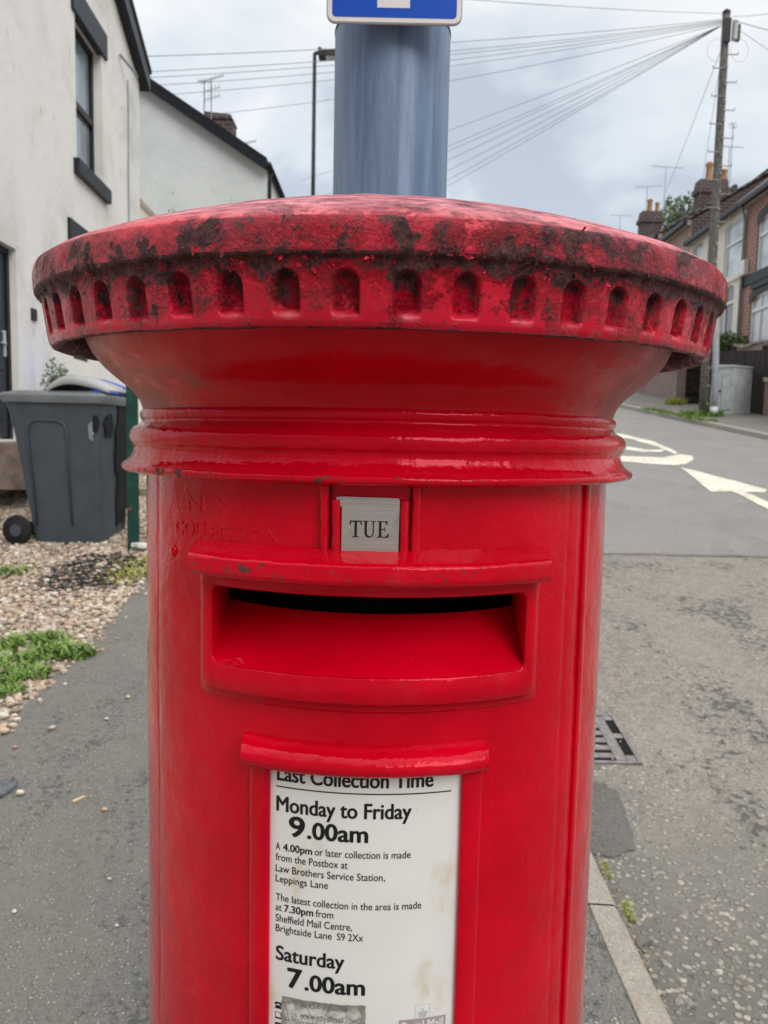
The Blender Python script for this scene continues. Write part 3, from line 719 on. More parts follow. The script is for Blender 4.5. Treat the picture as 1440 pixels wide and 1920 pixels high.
zs = sorted(set([round(x, 4) for x in np.linspace(.0, 1.366, 90)] + [1.2125, 1.281]))
ingap = lambda p, z: deg(GAP0) < p < deg(GAP1) and .25 < z < 1.355
inslot = lambda p, z: deg(-34.0) < p < deg(32.5) and 1.2125 < z < 1.281
body = shell('body', ph, zs, lambda p, z: taper(z) - (.0012*max(0, 1-abs(p-deg(-55.9))/deg(.8)) if noise.noise((p*40, z*40, 0)) > -.3 else 0), lambda p, z: ingap(p, z) or inslot(p, z), M['red'])
lbuild(body, 'body', M['red'], smooth=True, uv=False)
pl = [(.30, 0), (.30, .10), (.285, .14), (.262, .16), (.255, .20), (.238, .21)]
revolve('plinth', resample(pl, .02), M['iron'], None, 96)
# door leaf: raised 4 mm, rounded edges, a step down each side
D0, D1 = -55.1, 48.0
dph = [deg(a) for a in np.concatenate([np.linspace(D0, D0+1.6, 8), np.linspace(D0+2.2, D1-2.2, 150), np.linspace(D1-1.6, D1, 8)])]
dph = sorted(set(dph+[deg(-34.0), deg(32.5)]))
dzs = sorted(set([round(x, 4) for x in np.linspace(.24, 1.3625, 110)] + [1.2125, 1.281]))
def door_r(p, z):
    e1 = min(1, max(0, (p-deg(D0))/deg(9))); e2 = min(1, max(0, (deg(D1)-p)/deg(1.4))); e = min(e1, e2); e = math.sqrt(max(0, 1-(1-e)**2))
    r = taper(z)+.0002+.0036*e; p += 0
    # shallow bead line inside the right edge
    d = abs(p-deg(D1-4.6))/deg(.55); r -= .0009*max(0, 1-d*d)
    return r
door = lbuild(shell('door', dph, dzs, door_r, inslot, M['red'], .06), 'door', M['red'], smooth=True, uv=False)
# bead strip on the frame beside the door's right edge
def vstrip(name, x0, x1, z0, z1, r0, h, mat, n=8, nz=60, wear=.1, parent=None, cx=0):
    m = MB(); k = n+1
    for z in np.linspace(z0, z1, nz):
        for i in range(k):
            t = i/n; x = x0+(x1-x0)*t; r = r0(z)+h*math.sin(math.pi*t)**.5 if 0 < t < 1 else r0(z)
            q = Vector((x, r, z)); r += .0003*noise.noise(q*50); m.v.append(cyl(x, r, z)); m.a.append(wear)
    m.f = [(i*k+j, i*k+j+1, (i+1)*k+j+1, (i+1)*k+j) for i in range(nz-1) for j in range(n)]
    return lbuild(m, name, mat, parent, smooth=True, uv=False)
vstrip('door_bead', .1865, .1965, .24, 1.3625, lambda z: taper(z)-.001, .0042, M['red'])

# --- sweep a profile (r,z) sideways along the curved front between x0 and x1, closed ends
def sweep(x0, x1, prof, nx=80, wear=0.0, endtaper=0.0, jit=.0003, sag=0.0):
    m = MB(); k = len(prof); xs = np.linspace(x0, x1, nx)
    for x in xs:
        t = (x-x0)/(x1-x0); e = min(t, 1-t)*(x1-x0)
        for j, pz in enumerate(prof):
            r, z = pz[0], pz[1]; w = pz[2] if len(pz) > 2 else wear
            q = Vector((x, r*3, z)); dr = jit*(noise.noise(q*40)+.6*noise.noise(q*110)); dz = jit*noise.noise(q*33)
            ww = 0 if j in (0, k-1) else 1
            m.v.append(cyl(x, r+dr*ww, z+dz*ww)); m.a.append(w)
    m.f = [(i*k+j, i*k+j+1, (i+1)*k+j+1, (i+1)*k+j) for i in range(nx-1) for j in range(k-1)]
    m.f += [tuple(range(k-1, -1, -1)), tuple((nx-1)*k+j for j in range(k))]
    return m
# hood over the slot
hood = roundpoly([(.2405, 1.3135), (.2470, 1.3130), (.2715, 1.3060), (.2745, 1.3030), (.2750, 1.2925), (.2725, 1.2885), (.2640, 1.2875), (.2405, 1.2875)], .0016, 3)
hw_ = [(r, z, 1.2 if r > .2735 else .5) for r, z in hood]
lbuild(sweep(CX-.1455, CX+.1455, hw_, 120), 'slot_hood', M['red'], smooth=False, uv=False)
smooth_angle(bpy.data.objects['slot_hood'], 50)
# surround of the slot: outer step and inner frame, left / right posts, top soffit, bottom lip
sur = thing
def part_sweep(name, x0, x1, prof, nx=60, wear=.15, parent=None, rad=.0022):
    o = lbuild(sweep(x0, x1, [(r, z, wear) for r, z in roundpoly(prof, rad, 3)], nx), name, M['red'], parent, uv=False); return smooth_angle(o, 50)
def frame_ring(name, xo0, xo1, zo0, zo1, xi0, xi1, zi0, zi1, r0, r1, rin, mat, wear=.3, inner_depth=.05):
    # closed picture-frame bent round the box: outer wall r0..r1, front face r1, inner reveal r1..rin
    m = MB(); loops = []
    def loop(x0, x1, z0, z1, r, rc):
        pts = []; n = 44; nz = 14
        for i in range(n): pts.append((x0+rc+(x1-x0-2*rc)*i/(n-1), z0, r))
        for i in range(nz): pts.append((x1, z0+rc+(z1-z0-2*rc)*i/(nz-1), r))
        for i in range(n): pts.append((x1-rc-(x1-x0-2*rc)*i/(n-1), z1, r))
        for i in range(nz): pts.append((x0, z1-rc-(z1-z0-2*rc)*i/(nz-1), r))
        return pts
    b = .0022
    defs = [(xo0, xo1, zo0, zo1, r0, .004), (xo0, xo1, zo0, zo1, r1-b, .004), (xo0+b*.4, xo1-b*.4, zo0+b*.4, zo1-b*.4, r1-b*.4, .004), (xo0+b, xo1-b, zo0+b, zo1-b, r1, .004),
            (xi0-b, xi1+b, zi0-b, zi1+b, r1, .004), (xi0-b*.4, xi1+b*.4, zi0-b*.4, zi1+b*.4, r1-b*.4, .004), (xi0, xi1, zi0, zi1, r1-b, .004), (xi0, xi1, zi0, zi1, rin, .004)]
    for li, d in enumerate(defs):
        for x, z, r in loop(*d):
            q = Vector((x, r*2, z)); j = .0003*noise.noise(q*55); m.v.append(cyl(x, r+j, z+j)); m.a.append(wear*(2.2 if li in (4, 5) else 1))
    n = len(m.v)//len(defs)
    for l in range(len(defs)-1):
        m.f += [(l*n+k, l*n+(k+1) % n, (l+1)*n+(k+1) % n, (l+1)*n+k) for k in range(n)]
    return smooth_angle(lbuild(m, name, mat, uv=False), 50)
frame_ring('slot_surround', CX-.1435, CX+.1435, 1.1815, 1.2915, CX-.130, CX+.130, 1.200, 1.2885, .2395, .2475, .238, M['red'], .1)
frame_ring('slot_frame', CX-.1395, CX+.1395, 1.1905, 1.2905, CX-.1285, CX+.1285, 1.2135, 1.2770, .2400, .2560, .196, M['red'], .42)
# sloping chute inside the slot
ch = [(.2555, 1.2130), (.2500, 1.2165), (.2400, 1.2235), (.2250, 1.2345), (.2100, 1.2450), (.2000, 1.2515), (.1960, 1.2500), (.1960, 1.2100)]
lbuild(sweep(CX-.1284, CX+.1284, [(r, z, .05) for r, z in ch], 60, jit=.0002), 'chute', M['red'], uv=False); smooth_angle(bpy.data.objects['chute'], 50)
mi = MB(); nn = 30
for z in (1.15, 1.34):
    for i in range(nn+1): mi.v.append(cyl(-.115+.23*i/nn, .120, z)); mi.a.append(0)
mi.f = [(i, i+1, nn+2+i, nn+1+i) for i in range(nn)]
lbuild(mi, 'slot_dark_sheet', M['iron'], uv=False)  # dark sheet added inside so the slot reads black

# --- day tablet and its holder
TX = CX+.0005
def flatbox(x0, x1, z0, z1, r0, r1, rad=.0015, wear=.3):
    m = MB(); y0, y1 = -r1, -r0; b = rad
    def lp(d, y): return [(x0+d, y, z0+d), (x1-d, y, z0+d), (x1-d, y, z1-d), (x0+d, y, z1-d)]
    m.v = lp(0, y1)+lp(0, y0+b)+lp(b*.35, y0+b*.35)+lp(b, y0); m.a = [wear]*len(m.v)
    for l in range(3): m.f += [(l*4+k, l*4+(k+1) % 4, (l+1)*4+(k+1) % 4, (l+1)*4+k) for k in range(4)]
    m.f.append((12, 13, 14, 15)); return m
# note r1<r0 here: r0 = outer face radius
def rail(name, x0, x1, z0, z1, rf, rb, rad=.003, wear=.7):
    m = MB(); n = 40; prof = []
    for i in range(9): a = math.pi*i/8; prof.append((x0+(x1-x0)*(.5-.5*math.cos(a)), math.sin(a)))
    for k, z in enumerate(np.linspace(z0, z1, n)):
        for x, s in prof:
            q = Vector((x*2, 0, z)); j = .0007*noise.noise(q*90); m.v.append((x+j, -(rb+(rf-rb)*s**.6)+j, z)); m.a.append(wear)
    m.f = [(i*9+j, i*9+j+1, (i+1)*9+j+1, (i+1)*9+j) for i in range(n-1) for j in range(8)]
    m.f += [tuple(range(8, -1, -1)), tuple((n-1)*9+j for j in range(9))]
    return m
for sx in (-1, 1):
    a, b = sorted((TX+sx*.0395, TX+sx*.0315)); lbuild(rail('', a, b, 1.309, 1.3632, .2490, .2415), 'tablet_guide', M['red'], smooth=True, uv=False)
    a, b = sorted((TX+sx*.0305, TX+sx*.0222)); lbuild(rail('', a, b, 1.309, 1.3520, .2520, .2410), 'tablet_guide', M['red'], smooth=True, uv=False)
lbuild(flatbox(TX-.031, TX+.031, 1.309, 1.3631, .2462, .236, .001, .0), 'tablet_slot', M['bronze'], uv=False)
tabm = MB(); tz0, tz1, th = 1.3098, 1.3545, .0018
poly = [(TX-.0222, tz0), (TX+.0222, tz0), (TX+.0226, tz1-.003), (TX+.0215, tz1-.0006), (TX-.0222, tz1), (TX-.0265, tz1-.0006), (TX-.0265, tz1-.0065), (TX-.0222, tz1-.0080)]
tabm.prism([(x, -.2475, z) for x, z in poly], (0, -th, 0))
tablet = lbuild(tabm, 'day_tablet', M['steel'], bevel=.0004, uv=False)

# lettering -----------------------------------------------------------
def text_mesh(body, bold=0.0, ext=0.0, bev=0.0, spacing=1.0):
    c = bpy.data.curves.new('t', 'FONT'); c.body = body; c.size = 1.0; c.offset = bold; c.extrude = ext; c.bevel_depth = bev; c.resolution_u = 5; c.space_character = spacing
    o = bpy.data.objects.new('t', c); COL.objects.link(o); bpy.context.view_layer.update()
    me = bpy.data.meshes.new_from_object(o.evaluated_get(bpy.context.evaluated_depsgraph_get()))
    V = np.array([v.co[:] for v in me.vertices]); Fc = [tuple(p.vertices) for p in me.polygons]
    bpy.data.objects.remove(o); bpy.data.curves.remove(c); bpy.data.meshes.remove(me); return V, Fc
CAPH = float(np.ptp(text_mesh('H')[0][:, 1]))
def hit(u, v, R):
    r = ray(u, v); ox, oy = -BX, -BD; a = r.x**2+r.y**2; b = 2*(r.x*ox+r.y*oy); c = ox*ox+oy*oy-R*R
    t = (-b-math.sqrt(b*b-4*a*c))/(2*a); p = r*t; return math.atan2(p.x-BX, -(p.y-BD)), EYE+p.z
RP = .2468                                      # face radius of the notice plate
LAST_Z = [0.0]
def bent_text(m, body, pl_, pr_, capz, bold=0.0, R=RP+.00035, ext=0.0, bev=0.0, radial=0.0, same=False):
    """pl_ = pixel of the left end of the baseline, pr_ = u of the right end; capz = cap height in metres"""
    p0, z0 = hit(*pl_, R); p1, _ = hit(pr_, pl_[1]+6, R)
    V, Fc = text_mesh(body, 0, ext, bev)
    if same: z0 = LAST_Z[0]
    LAST_Z[0] = z0
    x0, x1 = V[:, 0].min(), V[:, 0].max()
    # heavier weights are printed several times over with a small shift
    k = bold*capz/CAPH
    shifts = [(0, 0)] if not bold else [(0, 0), (k, 0), (-k, 0), (0, k*.6), (0, -k*.6), (k*.7, k*.4), (-k*.7, k*.4), (k*.7, -k*.4), (-k*.7, -k*.4)]
    for q, (dx, dy) in enumerate(shifts):
        n = len(m.v)
        for x, y, z in V:
            p = p0+(p1-p0)*(x-x0)/(x1-x0)+dx/R; rr = R+z*radial+q*6e-6; m.v.append(pol(p, rr, z0+y/CAPH*capz+dy)); m.a.append(0)
        m.f += [tuple(i+n for i in f) for f in Fc]
    return m

# --- collection notice: hood, frame, plate
nh = roundpoly([(.2420, 1.1545), (.2490, 1.1543), (.2585, 1.1505), (.2635, 1.1445), (.2640, 1.1395), (.2610, 1.1345), (.2550, 1.1325), (.2420, 1.1325)], .003, 4)
lbuild(sweep(CX-.1005, CX+.0995, [(r, z, .45 if z < 1.142 else .15) for r, z in nh], 100), 'notice_hood', M['red'], uv=False); smooth_angle(bpy.data.objects['notice_hood'], 50)
frame_ring('notice_frame', CX-.0950, CX+.0965, .780, 1.1380, CX-.0772, CX+.0785, .800, 1.1330, .2420, .2520, .2440, M['red'], .12)
pm = MB(); nx, nz = 40, 60
for k in range(nz):
    for i in range(nx):
        x = CX-.0790+.1590*i/(nx-1); z = .799+.337*k/(nz-1); e = min(x-(CX-.079), (CX+.080)-x)
        pm.v.append(cyl(x, RP, z)); pm.a.append(max(0, 1-e/.0045)*.8)
pm.f = [(k*nx+i, k*nx+i+1, (k+1)*nx+i+1, (k+1)*nx+i) for k in range(nz-1) for i in range(nx-1)]
plate = lbuild(pm, 'notice_plate', M['enamel'], smooth=True, uv=False)
tm = MB()
hb = .0125
bent_text(tm, 'Last Collection Time', (520, 1462), 812, hb, .024)
bent_text(tm, 'Monday to Friday', (519, 1519), 771, hb, .024)
bent_text(tm, '9', (543, 1567), 570, .0166, .034)
bent_text(tm, '.00am', (577, 1570), 689, .0138, .032, same=True)
sm = .0061
bent_text(tm, 'A', (517, 1592), 525, sm, .003)
bent_text(tm, '4.00pm', (531, 1594), 585, sm, .022, same=True)
bent_text(tm, 'or later collection is made', (590, 1599), 770, sm, .003, same=True)
bent_text(tm, 'from the Postbox at', (517, 1612), 652, sm, .003)
bent_text(tm, 'Law Brothers Service Station,', (517, 1633), 722, sm, .003)
bent_text(tm, 'Leppings Lane', (517, 1652), 615, sm, .003)
bent_text(tm, 'The latest collection in the area is made', (517, 1687), 790, sm, .003)
bent_text(tm, 'at', (517, 1706), 528, sm, .003)
bent_text(tm, '7.30pm', (533, 1707), 587, sm, .022, same=True)
bent_text(tm, 'from', (592, 1710), 625, sm, .003, same=True)
bent_text(tm, 'Sheffield Mail Centre,', (517, 1726), 660, sm, .003)
bent_text(tm, 'Brightside Lane', (517, 1745), 622, sm, .003)
bent_text(tm, 'S9 2Xx', (632, 1753), 681, sm, .003, same=True)
bent_text(tm, 'Saturday', (518, 1798), 645, hb*.98, .024)
bent_text(tm, '7', (540, 1850), 565, .0166, .034)
bent_text(tm, '.00am', (572, 1854), 683, .0138, .032, same=True)
# rule under the heading
p0, z0 = hit(518, 1473, RP); p1, _ = hit(846, 1480, RP)
n = len(tm.v)
for i in range(31):
    p = p0+(p1-p0)*i/30; tm.v += [pol(p, RP+.00035, z0-.0005), pol(p, RP+.00035, z0+.0005)]; tm.a += [0, 0]
tm.f += [(n+2*i, n+2*i+2, n+2*i+3, n+2*i+1) for i in range(30)]
# contact icons: telephone, screen, text telephone
def flat2(m, pts, R, p0, z0):
    n = len(m.v); m.v += [pol(p0+x/R, R, z0+y) for x, y in pts]; m.a += [0]*len(pts); m.f.append(tuple(range(n, n+len(pts))))
for (u, v) in ((516, 1889), (516, 1927)):
    p, z = hit(u, v, RP); k = .001; R = RP+.00035
    flat2(tm, [(0, 0), (6*k, 0), (5.2*k, 3*k), (.8*k, 3*k)], R, p, z); flat2(tm, [(-.4*k, 3.6*k), (1.4*k, 3.3*k), (1.6*k, 4.3*k), (4.4*k, 4.3*k), (4.6*k, 3.3*k), (6.4*k, 3.6*k), (6*k, 5.2*k), (4.6*k, 5.9*k), (1.4*k, 5.9*k), (0, 5.2*k)], R, p, z)
p, z = hit(516, 1908, RP); k = .001; R = RP+.00035
for a, b, c, d in ((0, 0, 6, 1.4), (0, 1.8, .5, 6), (5.5, 1.8, 6, 6), (.5, 5.6, 5.5, 6)): flat2(tm, [(a*k, b*k), (c*k, b*k), (c*k, d*k), (a*k, d*k)], R, p, z)
lbuild(tm, 'lettering', M['ink'], plate, uv=False)
# torn dirty sticker with faded contact lines
st = MB(); pa, za = hit(528, 1866, RP); pb, zb_ = hit(686, 1880, RP); nx, nz = 40, 26
for kk in range(nz):
    for i in range(nx):
        t, s = i/(nx-1), kk/(nz-1); p = pa+(pb-pa)*t; zt_ = za+.0008*noise.noise((t*9, 0, 2))+(zb_-za+.004)*t*0; z = .845+(zt_-.845)*s
        e = min(t, 1-t)*.04 if i not in (0, nx-1) else 0; jx = (.0022*noise.noise((z*220, i, 1))/RP if i in (0, nx-1) else 0)
        st.v.append(pol(p+jx, RP+.0003, z)); st.a.append(max(max(0, 1-min(t, 1-t)*6), max(0, 1-(1-s)*6)))
st.f = [(k_*nx+i, k_*nx+i+1, (k_+1)*nx+i+1, (k_+1)*nx+i) for k_ in range(nz-1) for i in range(nx-1)]
stk = lbuild(st, 'sticker', M['sticker'], plate, smooth=True, uv=False)
fm = MB(); R2 = RP+.0006
bent_text(fm, '03457 740740', (562, 1887), 652, .0055, 0, R2); bent_text(fm, 'www.royalmail.com', (562, 1908), 671, .0055, 0, R2); bent_text(fm, '0345 6000', (562, 1926), 640, .0055, 0, R2)
lbuild(fm, 'faded_lettering', M['faint'], plate, uv=False)
# pale crown badge and name panel
cm_ = MB(); p0, z0 = hit(778, 1916, RP); R3 = RP+.0004; w = .0128; hgt = .0150; k = .0003
for a, b, c, d in ((0, 0, w, k), (0, hgt-k, w, hgt), (0, k, k, hgt-k), (w-k, k, w, hgt-k)): flat2(cm_, [(a, b), (c, b), (c, d), (a, d)], R3, p0, z0)
ctr = w/2
flat2(cm_, [(ctr-.0034, .004), (ctr+.0034, .004), (ctr+.0034, .0052), (ctr-.0034, .0052)], R3, p0, z0)
flat2(cm_, [(ctr-.0032, .0056), (ctr-.0010, .0056), (ctr-.0014, .0086), (ctr-.0030, .0092), (ctr-.0042, .0082)], R3, p0, z0); flat2(cm_, [(ctr+.0010, .0056), (ctr+.0032, .0056), (ctr+.0042, .0082), (ctr+.0030, .0092), (ctr+.0014, .0086)], R3, p0, z0)
flat2(cm_, [(ctr-.0007, .0056), (ctr+.0007, .0056), (ctr+.0009, .0090), (ctr-.0009, .0090)], R3, p0, z0)
flat2(cm_, [(ctr+.0010*math.cos(a), .0104+.0010*math.sin(a)) for a in np.linspace(0, 6.0, 10)], R3, p0, z0)
lbuild(cm_, 'crown_badge', M['pale_print'], plate, uv=False)
nm = MB(); p0, z0 = hit(748, 1911, RP); p1, _ = hit(835, 1917, RP); n = 0
for i in range(16):
    p = p0+(p1-p0)*i/15; nm.v += [pol(p, R3, z0-.016), pol(p, R3, z0-.0008)]; nm.a += [0, 0]
nm.f = [(2*i, 2*i+2, 2*i+3, 2*i+1) for i in range(15)]
panel = lbuild(nm, 'name_panel', M['mauve'], plate, uv=False)
wm = MB(); bent_text(wm, 'Royal Mail', (754, 1933), 829, .0075, .02, R3+.0003); lbuild(wm, 'name_lettering', M['enamel'], plate, uv=False)

# day letters on the steel tablet, cut as seriffed capitals
def rect(x0, y0, x1, y1): return [(x0, y0), (x1, y0), (x1, y1), (x0, y1)]
TUE = [rect(.30, .04, .46, .96), rect(.17, 0, .59, .05), rect(0, .93, .76, 1), [(0, .74), (.05, .74), (.10, .93), (0, .93)], [(.71, .74), (.76, .74), (.76, .93), (.66, .93)],
       rect(.93, .28, 1.08, .96), rect(.82, .95, 1.20, 1), rect(1.44, .28, 1.51, .96), rect(1.32, .95, 1.62, 1),
       rect(1.83, .04, 1.99, .96), rect(1.72, 0, 2.42, .05), rect(1.72, .95, 2.36, 1), [(2.30, .78), (2.36, .78), (2.36, .95), (2.22, .95)], [(2.40, .24), (2.47, .24), (2.42, .05), (2.26, .05)], rect(1.99, .475, 2.22, .53), rect(2.18, .37, 2.23, .64)]
ub = []
for i in range(13): a = math.pi+math.pi*i/12; ub.append((1.22+.29*math.cos(a), .28+.30*math.sin(a)))
ui = [(1.26+.18*math.cos(math.pi+math.pi*i/12), .28+.215*math.sin(math.pi+math.pi*i/12)) for i in range(13)]
em = MB(); sc = .0128; xw = .0305/2.47; x00 = TX-.0305/2-.0005; z00 = 1.3232
def eng(pts):
    n = len(em.v); em.v += [(x00+x*xw, -.2475-th-.00025, z00+yv*sc) for x, yv in pts]; em.a += [0]*len(pts); em.f.append(tuple(range(n, n+len(pts))))
for q in TUE: eng(q)
for i in range(12): eng([ub[i], ub[i+1], ui[i+1], ui[i]])
lbuild(em, 'engraved_lettering', M['ink'], tablet, uv=False)
# raised lettering cast into the door
rm = MB()
bent_text(rm, 'NEXT', (352, 955), 470, .0125, .0, .2440, .055, .022, .0135)
bent_text(rm, 'COLLECTION', (330, 1000), 527, .0125, .0, .2440, .055, .022, .0175)
lbuild(rm, 'raised_lettering', M['red'], door, uv=False, smooth=False)
pr, zr = hit(325, 1033, .245); rv = MB(); c0 = Vector(pol(pr, .2445, zr)); nr_ = Vector((math.sin(pr), -math.cos(pr), 0)); tx_ = Vector((math.cos(pr), math.sin(pr), 0))
for j, (rr, hh) in enumerate(((.0045, 0), (.0042, .0014), (.003, .0024), (.0001, .0028))):
    for i in range(14): a = 6.283*i/14; rv.v.append(c0+tx_*rr*math.cos(a)+Vector((0, 0, rr*1.3*math.sin(a)))+nr_*hh); rv.a.append(.2)
rv.f = [(j*14+i, j*14+(i+1) % 14, (j+1)*14+(i+1) % 14, (j+1)*14+i) for j in range(3) for i in range(14)]
lbuild(rv, 'rivet', M['red'], smooth=True, uv=False)

# dead leaf lying on the cap
lp = at_y(1028, 394, .80); lm = MB(); nl = 9
lz = 1.588
lc = Vector((BX+.157, BD-.14, 0)); lz = 1.5953
for i in range(nl):
    t = i/(nl-1); w_ = .006*math.sin(math.pi*min(1, t*1.02+.02))**.7+.0004
    x = lc.x-.017+.034*t
    for s in (-1, 0, 1): lm.v.append((x, lc.y+s*w_*.9+.003*math.sin(t*5), lz+.0015+.0045*abs(s)*abs(noise.noise((t*4, s*3, 1)))*2+.002*math.sin(t*7+s)-.0009*i)); lm.a.append(0)
lm.f = [(i*3+j, (i+1)*3+j, (i+1)*3+j+1, i*3+j+1) for i in range(nl-1) for j in range(2)]
lo = lm.build('dead_leaf', M['dead'], smooth=True, uv=False, loc=(lc.x, lc.y, lz)); sl = lo.modifiers.new('solid', 'SOLIDIFY'); sl.thickness = .0008
tag(lo, 'small curled dead leaf lying on the red cap', 'leaf')

# ================================================================== SIGN POLE BEHIND THE BOX
PY = 1.36; pc = at_y(734, 200, PY); px0 = pc.x
pole = thing('sign_pole', (px0, PY, gz(PY)), 'thick blue grey metal pole right behind the pillar box', 'pole')
bz0 = gz(PY)
pb = MB()
prof = [(.0965, 0), (.0965, 2.006), (.0960, 2.009), (.0950, 2.011), (.0945, 2.0125)]
N = 96
for r, z in resample(prof, .03):
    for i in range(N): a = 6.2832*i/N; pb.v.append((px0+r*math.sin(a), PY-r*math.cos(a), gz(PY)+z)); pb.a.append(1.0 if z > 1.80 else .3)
nr2 = len(resample(prof, .03)); pb.f = [(i*N+k, i*N+(k+1) % N, (i+1)*N+(k+1) % N, (i+1)*N+k) for i in range(nr2-1) for k in range(N)]
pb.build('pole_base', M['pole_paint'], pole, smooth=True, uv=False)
jm = MB(); jm.lathe([(.0955, bz0+2.004), (.0972, bz0+2.004), (.0972, bz0+2.009), (.0955, bz0+2.009)], (px0, PY, 0), 96); jm.build('joint_seal', M['black_metal'], pole, uv=False)
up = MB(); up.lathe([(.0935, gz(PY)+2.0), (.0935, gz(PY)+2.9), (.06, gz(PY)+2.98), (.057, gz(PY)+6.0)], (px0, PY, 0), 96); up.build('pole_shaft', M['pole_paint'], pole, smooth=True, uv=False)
bz = gz(PY)
for zz_ in (2.22, 2.40):
    bm_ = MB(); bm_.lathe([(.098, bz+zz_-.012), (.099, bz+zz_-.012), (.099, bz+zz_+.012), (.098, bz+zz_+.012)], (px0, PY, 0), 64); bm_.build('clamp_band', M['galv'], pole, uv=False)
SGY = 1.235
sl_, sr_ = at_y(612, 40, SGY), at_y(866, 50, SGY)
sign = thing('road_sign', (px0, SGY, sl_.z), 'blue rectangular one way sign with white upward arrow on the pole', 'sign')
def rrect(x0, x1, z0, z1, r, n=6):
    out = []
    for cx, cz, a0 in ((x1-r, z0+r, -math.pi/2), (x1-r, z1-r, 0), (x0+r, z1-r, math.pi/2), (x0+r, z0+r, math.pi)):
        for i in range(n+1): a = a0+math.pi/2*i/n; out.append((cx+r*math.cos(a), cz+r*math.sin(a)))
    return out
sx0, sx1, sz0, sz1 = sl_.x, sr_.x, (sl_.z+sr_.z)/2, (sl_.z+sr_.z)/2+.33
def plate_(name, rect_, y0, y1, mat, par): mm = MB(); mm.prism([(x, y0, z) for x, z in rect_], (0, y1-y0, 0)); return mm.build(name, mat, par, bevel=.0006, uv=False)
plate_('back_plate', rrect(sx0, sx1, sz0, sz1, .013), SGY+.004, SGY, M['sign_grey'], sign)
plate_('white_border', rrect(sx0+.0018, sx1-.0018, sz0+.0018, sz1-.0018, .0115), SGY, SGY-.0008, M['sign_white'], sign)
plate_('blue_face', rrect(sx0+.0085, sx1-.0085, sz0+.0085, sz1-.0085, .006), SGY-.0008, SGY-.0013, M['sign_blue'], sign)
ax = at_y(738, 10, SGY).x; az = at_y(738, 16, SGY).z; hw2 = .0248
plate_('arrow', [(ax-hw2, az), (ax+hw2, az), (ax+hw2, az+.16), (ax+.07, az+.16), (ax, az+.265), (ax-.07, az+.16), (ax-hw2, az+.16)], SGY-.0013, SGY-.0018, M['sign_white'], sign)
for zz_ in (2.22, 2.40):
    mm = MB(); mm.box((px0, SGY+.016, bz+zz_), (.05, .022, .03)); mm.build('bracket', M['galv'], sign)

# ================================================================== DRAIN GRATE
dp = [gnd(1145, 1345, .1), gnd(1195, 1430, .1)]
gx1, gy0, gy1 = 1.018, 2.915, 3.295; gx0 = gx1-.40
dr = thing('drain_grate', ((gx0+gx1)/2, gy0, gz(gy0, .1)), 'square cast iron drain grate with dark slots set in the rough road', 'drain')
M['grate'] = basic('worn_cast_iron', (.24, .215, .215), .45, .3, 25, .3, 120, .003, Metallic=.4); M['pit'] = basic('dark_pit', (.006, .005, .005), .9)
def slab(m, x0, x1, y0, y1, d0=.094, d1=.11): m.hexa([(x0, y0, gz(y0, d1)), (x1, y0, gz(y0, d1)), (x1, y1, gz(y1, d1)), (x0, y1, gz(y1, d1)), (x0, y0, gz(y0, d0)), (x1, y0, gz(y0, d0)), (x1, y1, gz(y1, d0)), (x0, y1, gz(y1, d0))])
mm = MB(); slab(mm, gx0, gx1, gy0, gy1, .0975, .12); mm.build('pit', M['pit'], dr, uv=False)
mm = MB(); t_ = .014
for a in ((gx0-t_, gx1+t_, gy0-t_, gy0), (gx0-t_, gx1+t_, gy1, gy1+t_), (gx0-t_, gx0, gy0, gy1), (gx1, gx1+t_, gy0, gy1)): slab(mm, *a, .091)
mm.build('frame', M['grate'], dr, uv=False)
mm = MB(); gh = gy1-gy0
xr = gx1-.082
slab(mm, xr, xr+.045, gy0+.012, gy1-.008, .0935)                        # rib between the slots and the edge slots
slab(mm, gx0, gx0+.03, gy0, gy1, .0935)
slab(mm, xr+.045, gx1, gy0, gy0+.05, .0935); slab(mm, xr+.045, gx1, gy0+.19, gy0+.225, .0935); slab(mm, xr+.045, gx1, gy1-.035, gy1, .0935)
yy = gy0+.032
for i in range(6): slab(mm, gx0+.03, xr, yy, yy+.033, .0935); yy += .0605
mm.build('bars', M['grate'], dr, uv=False, bevel=.003)

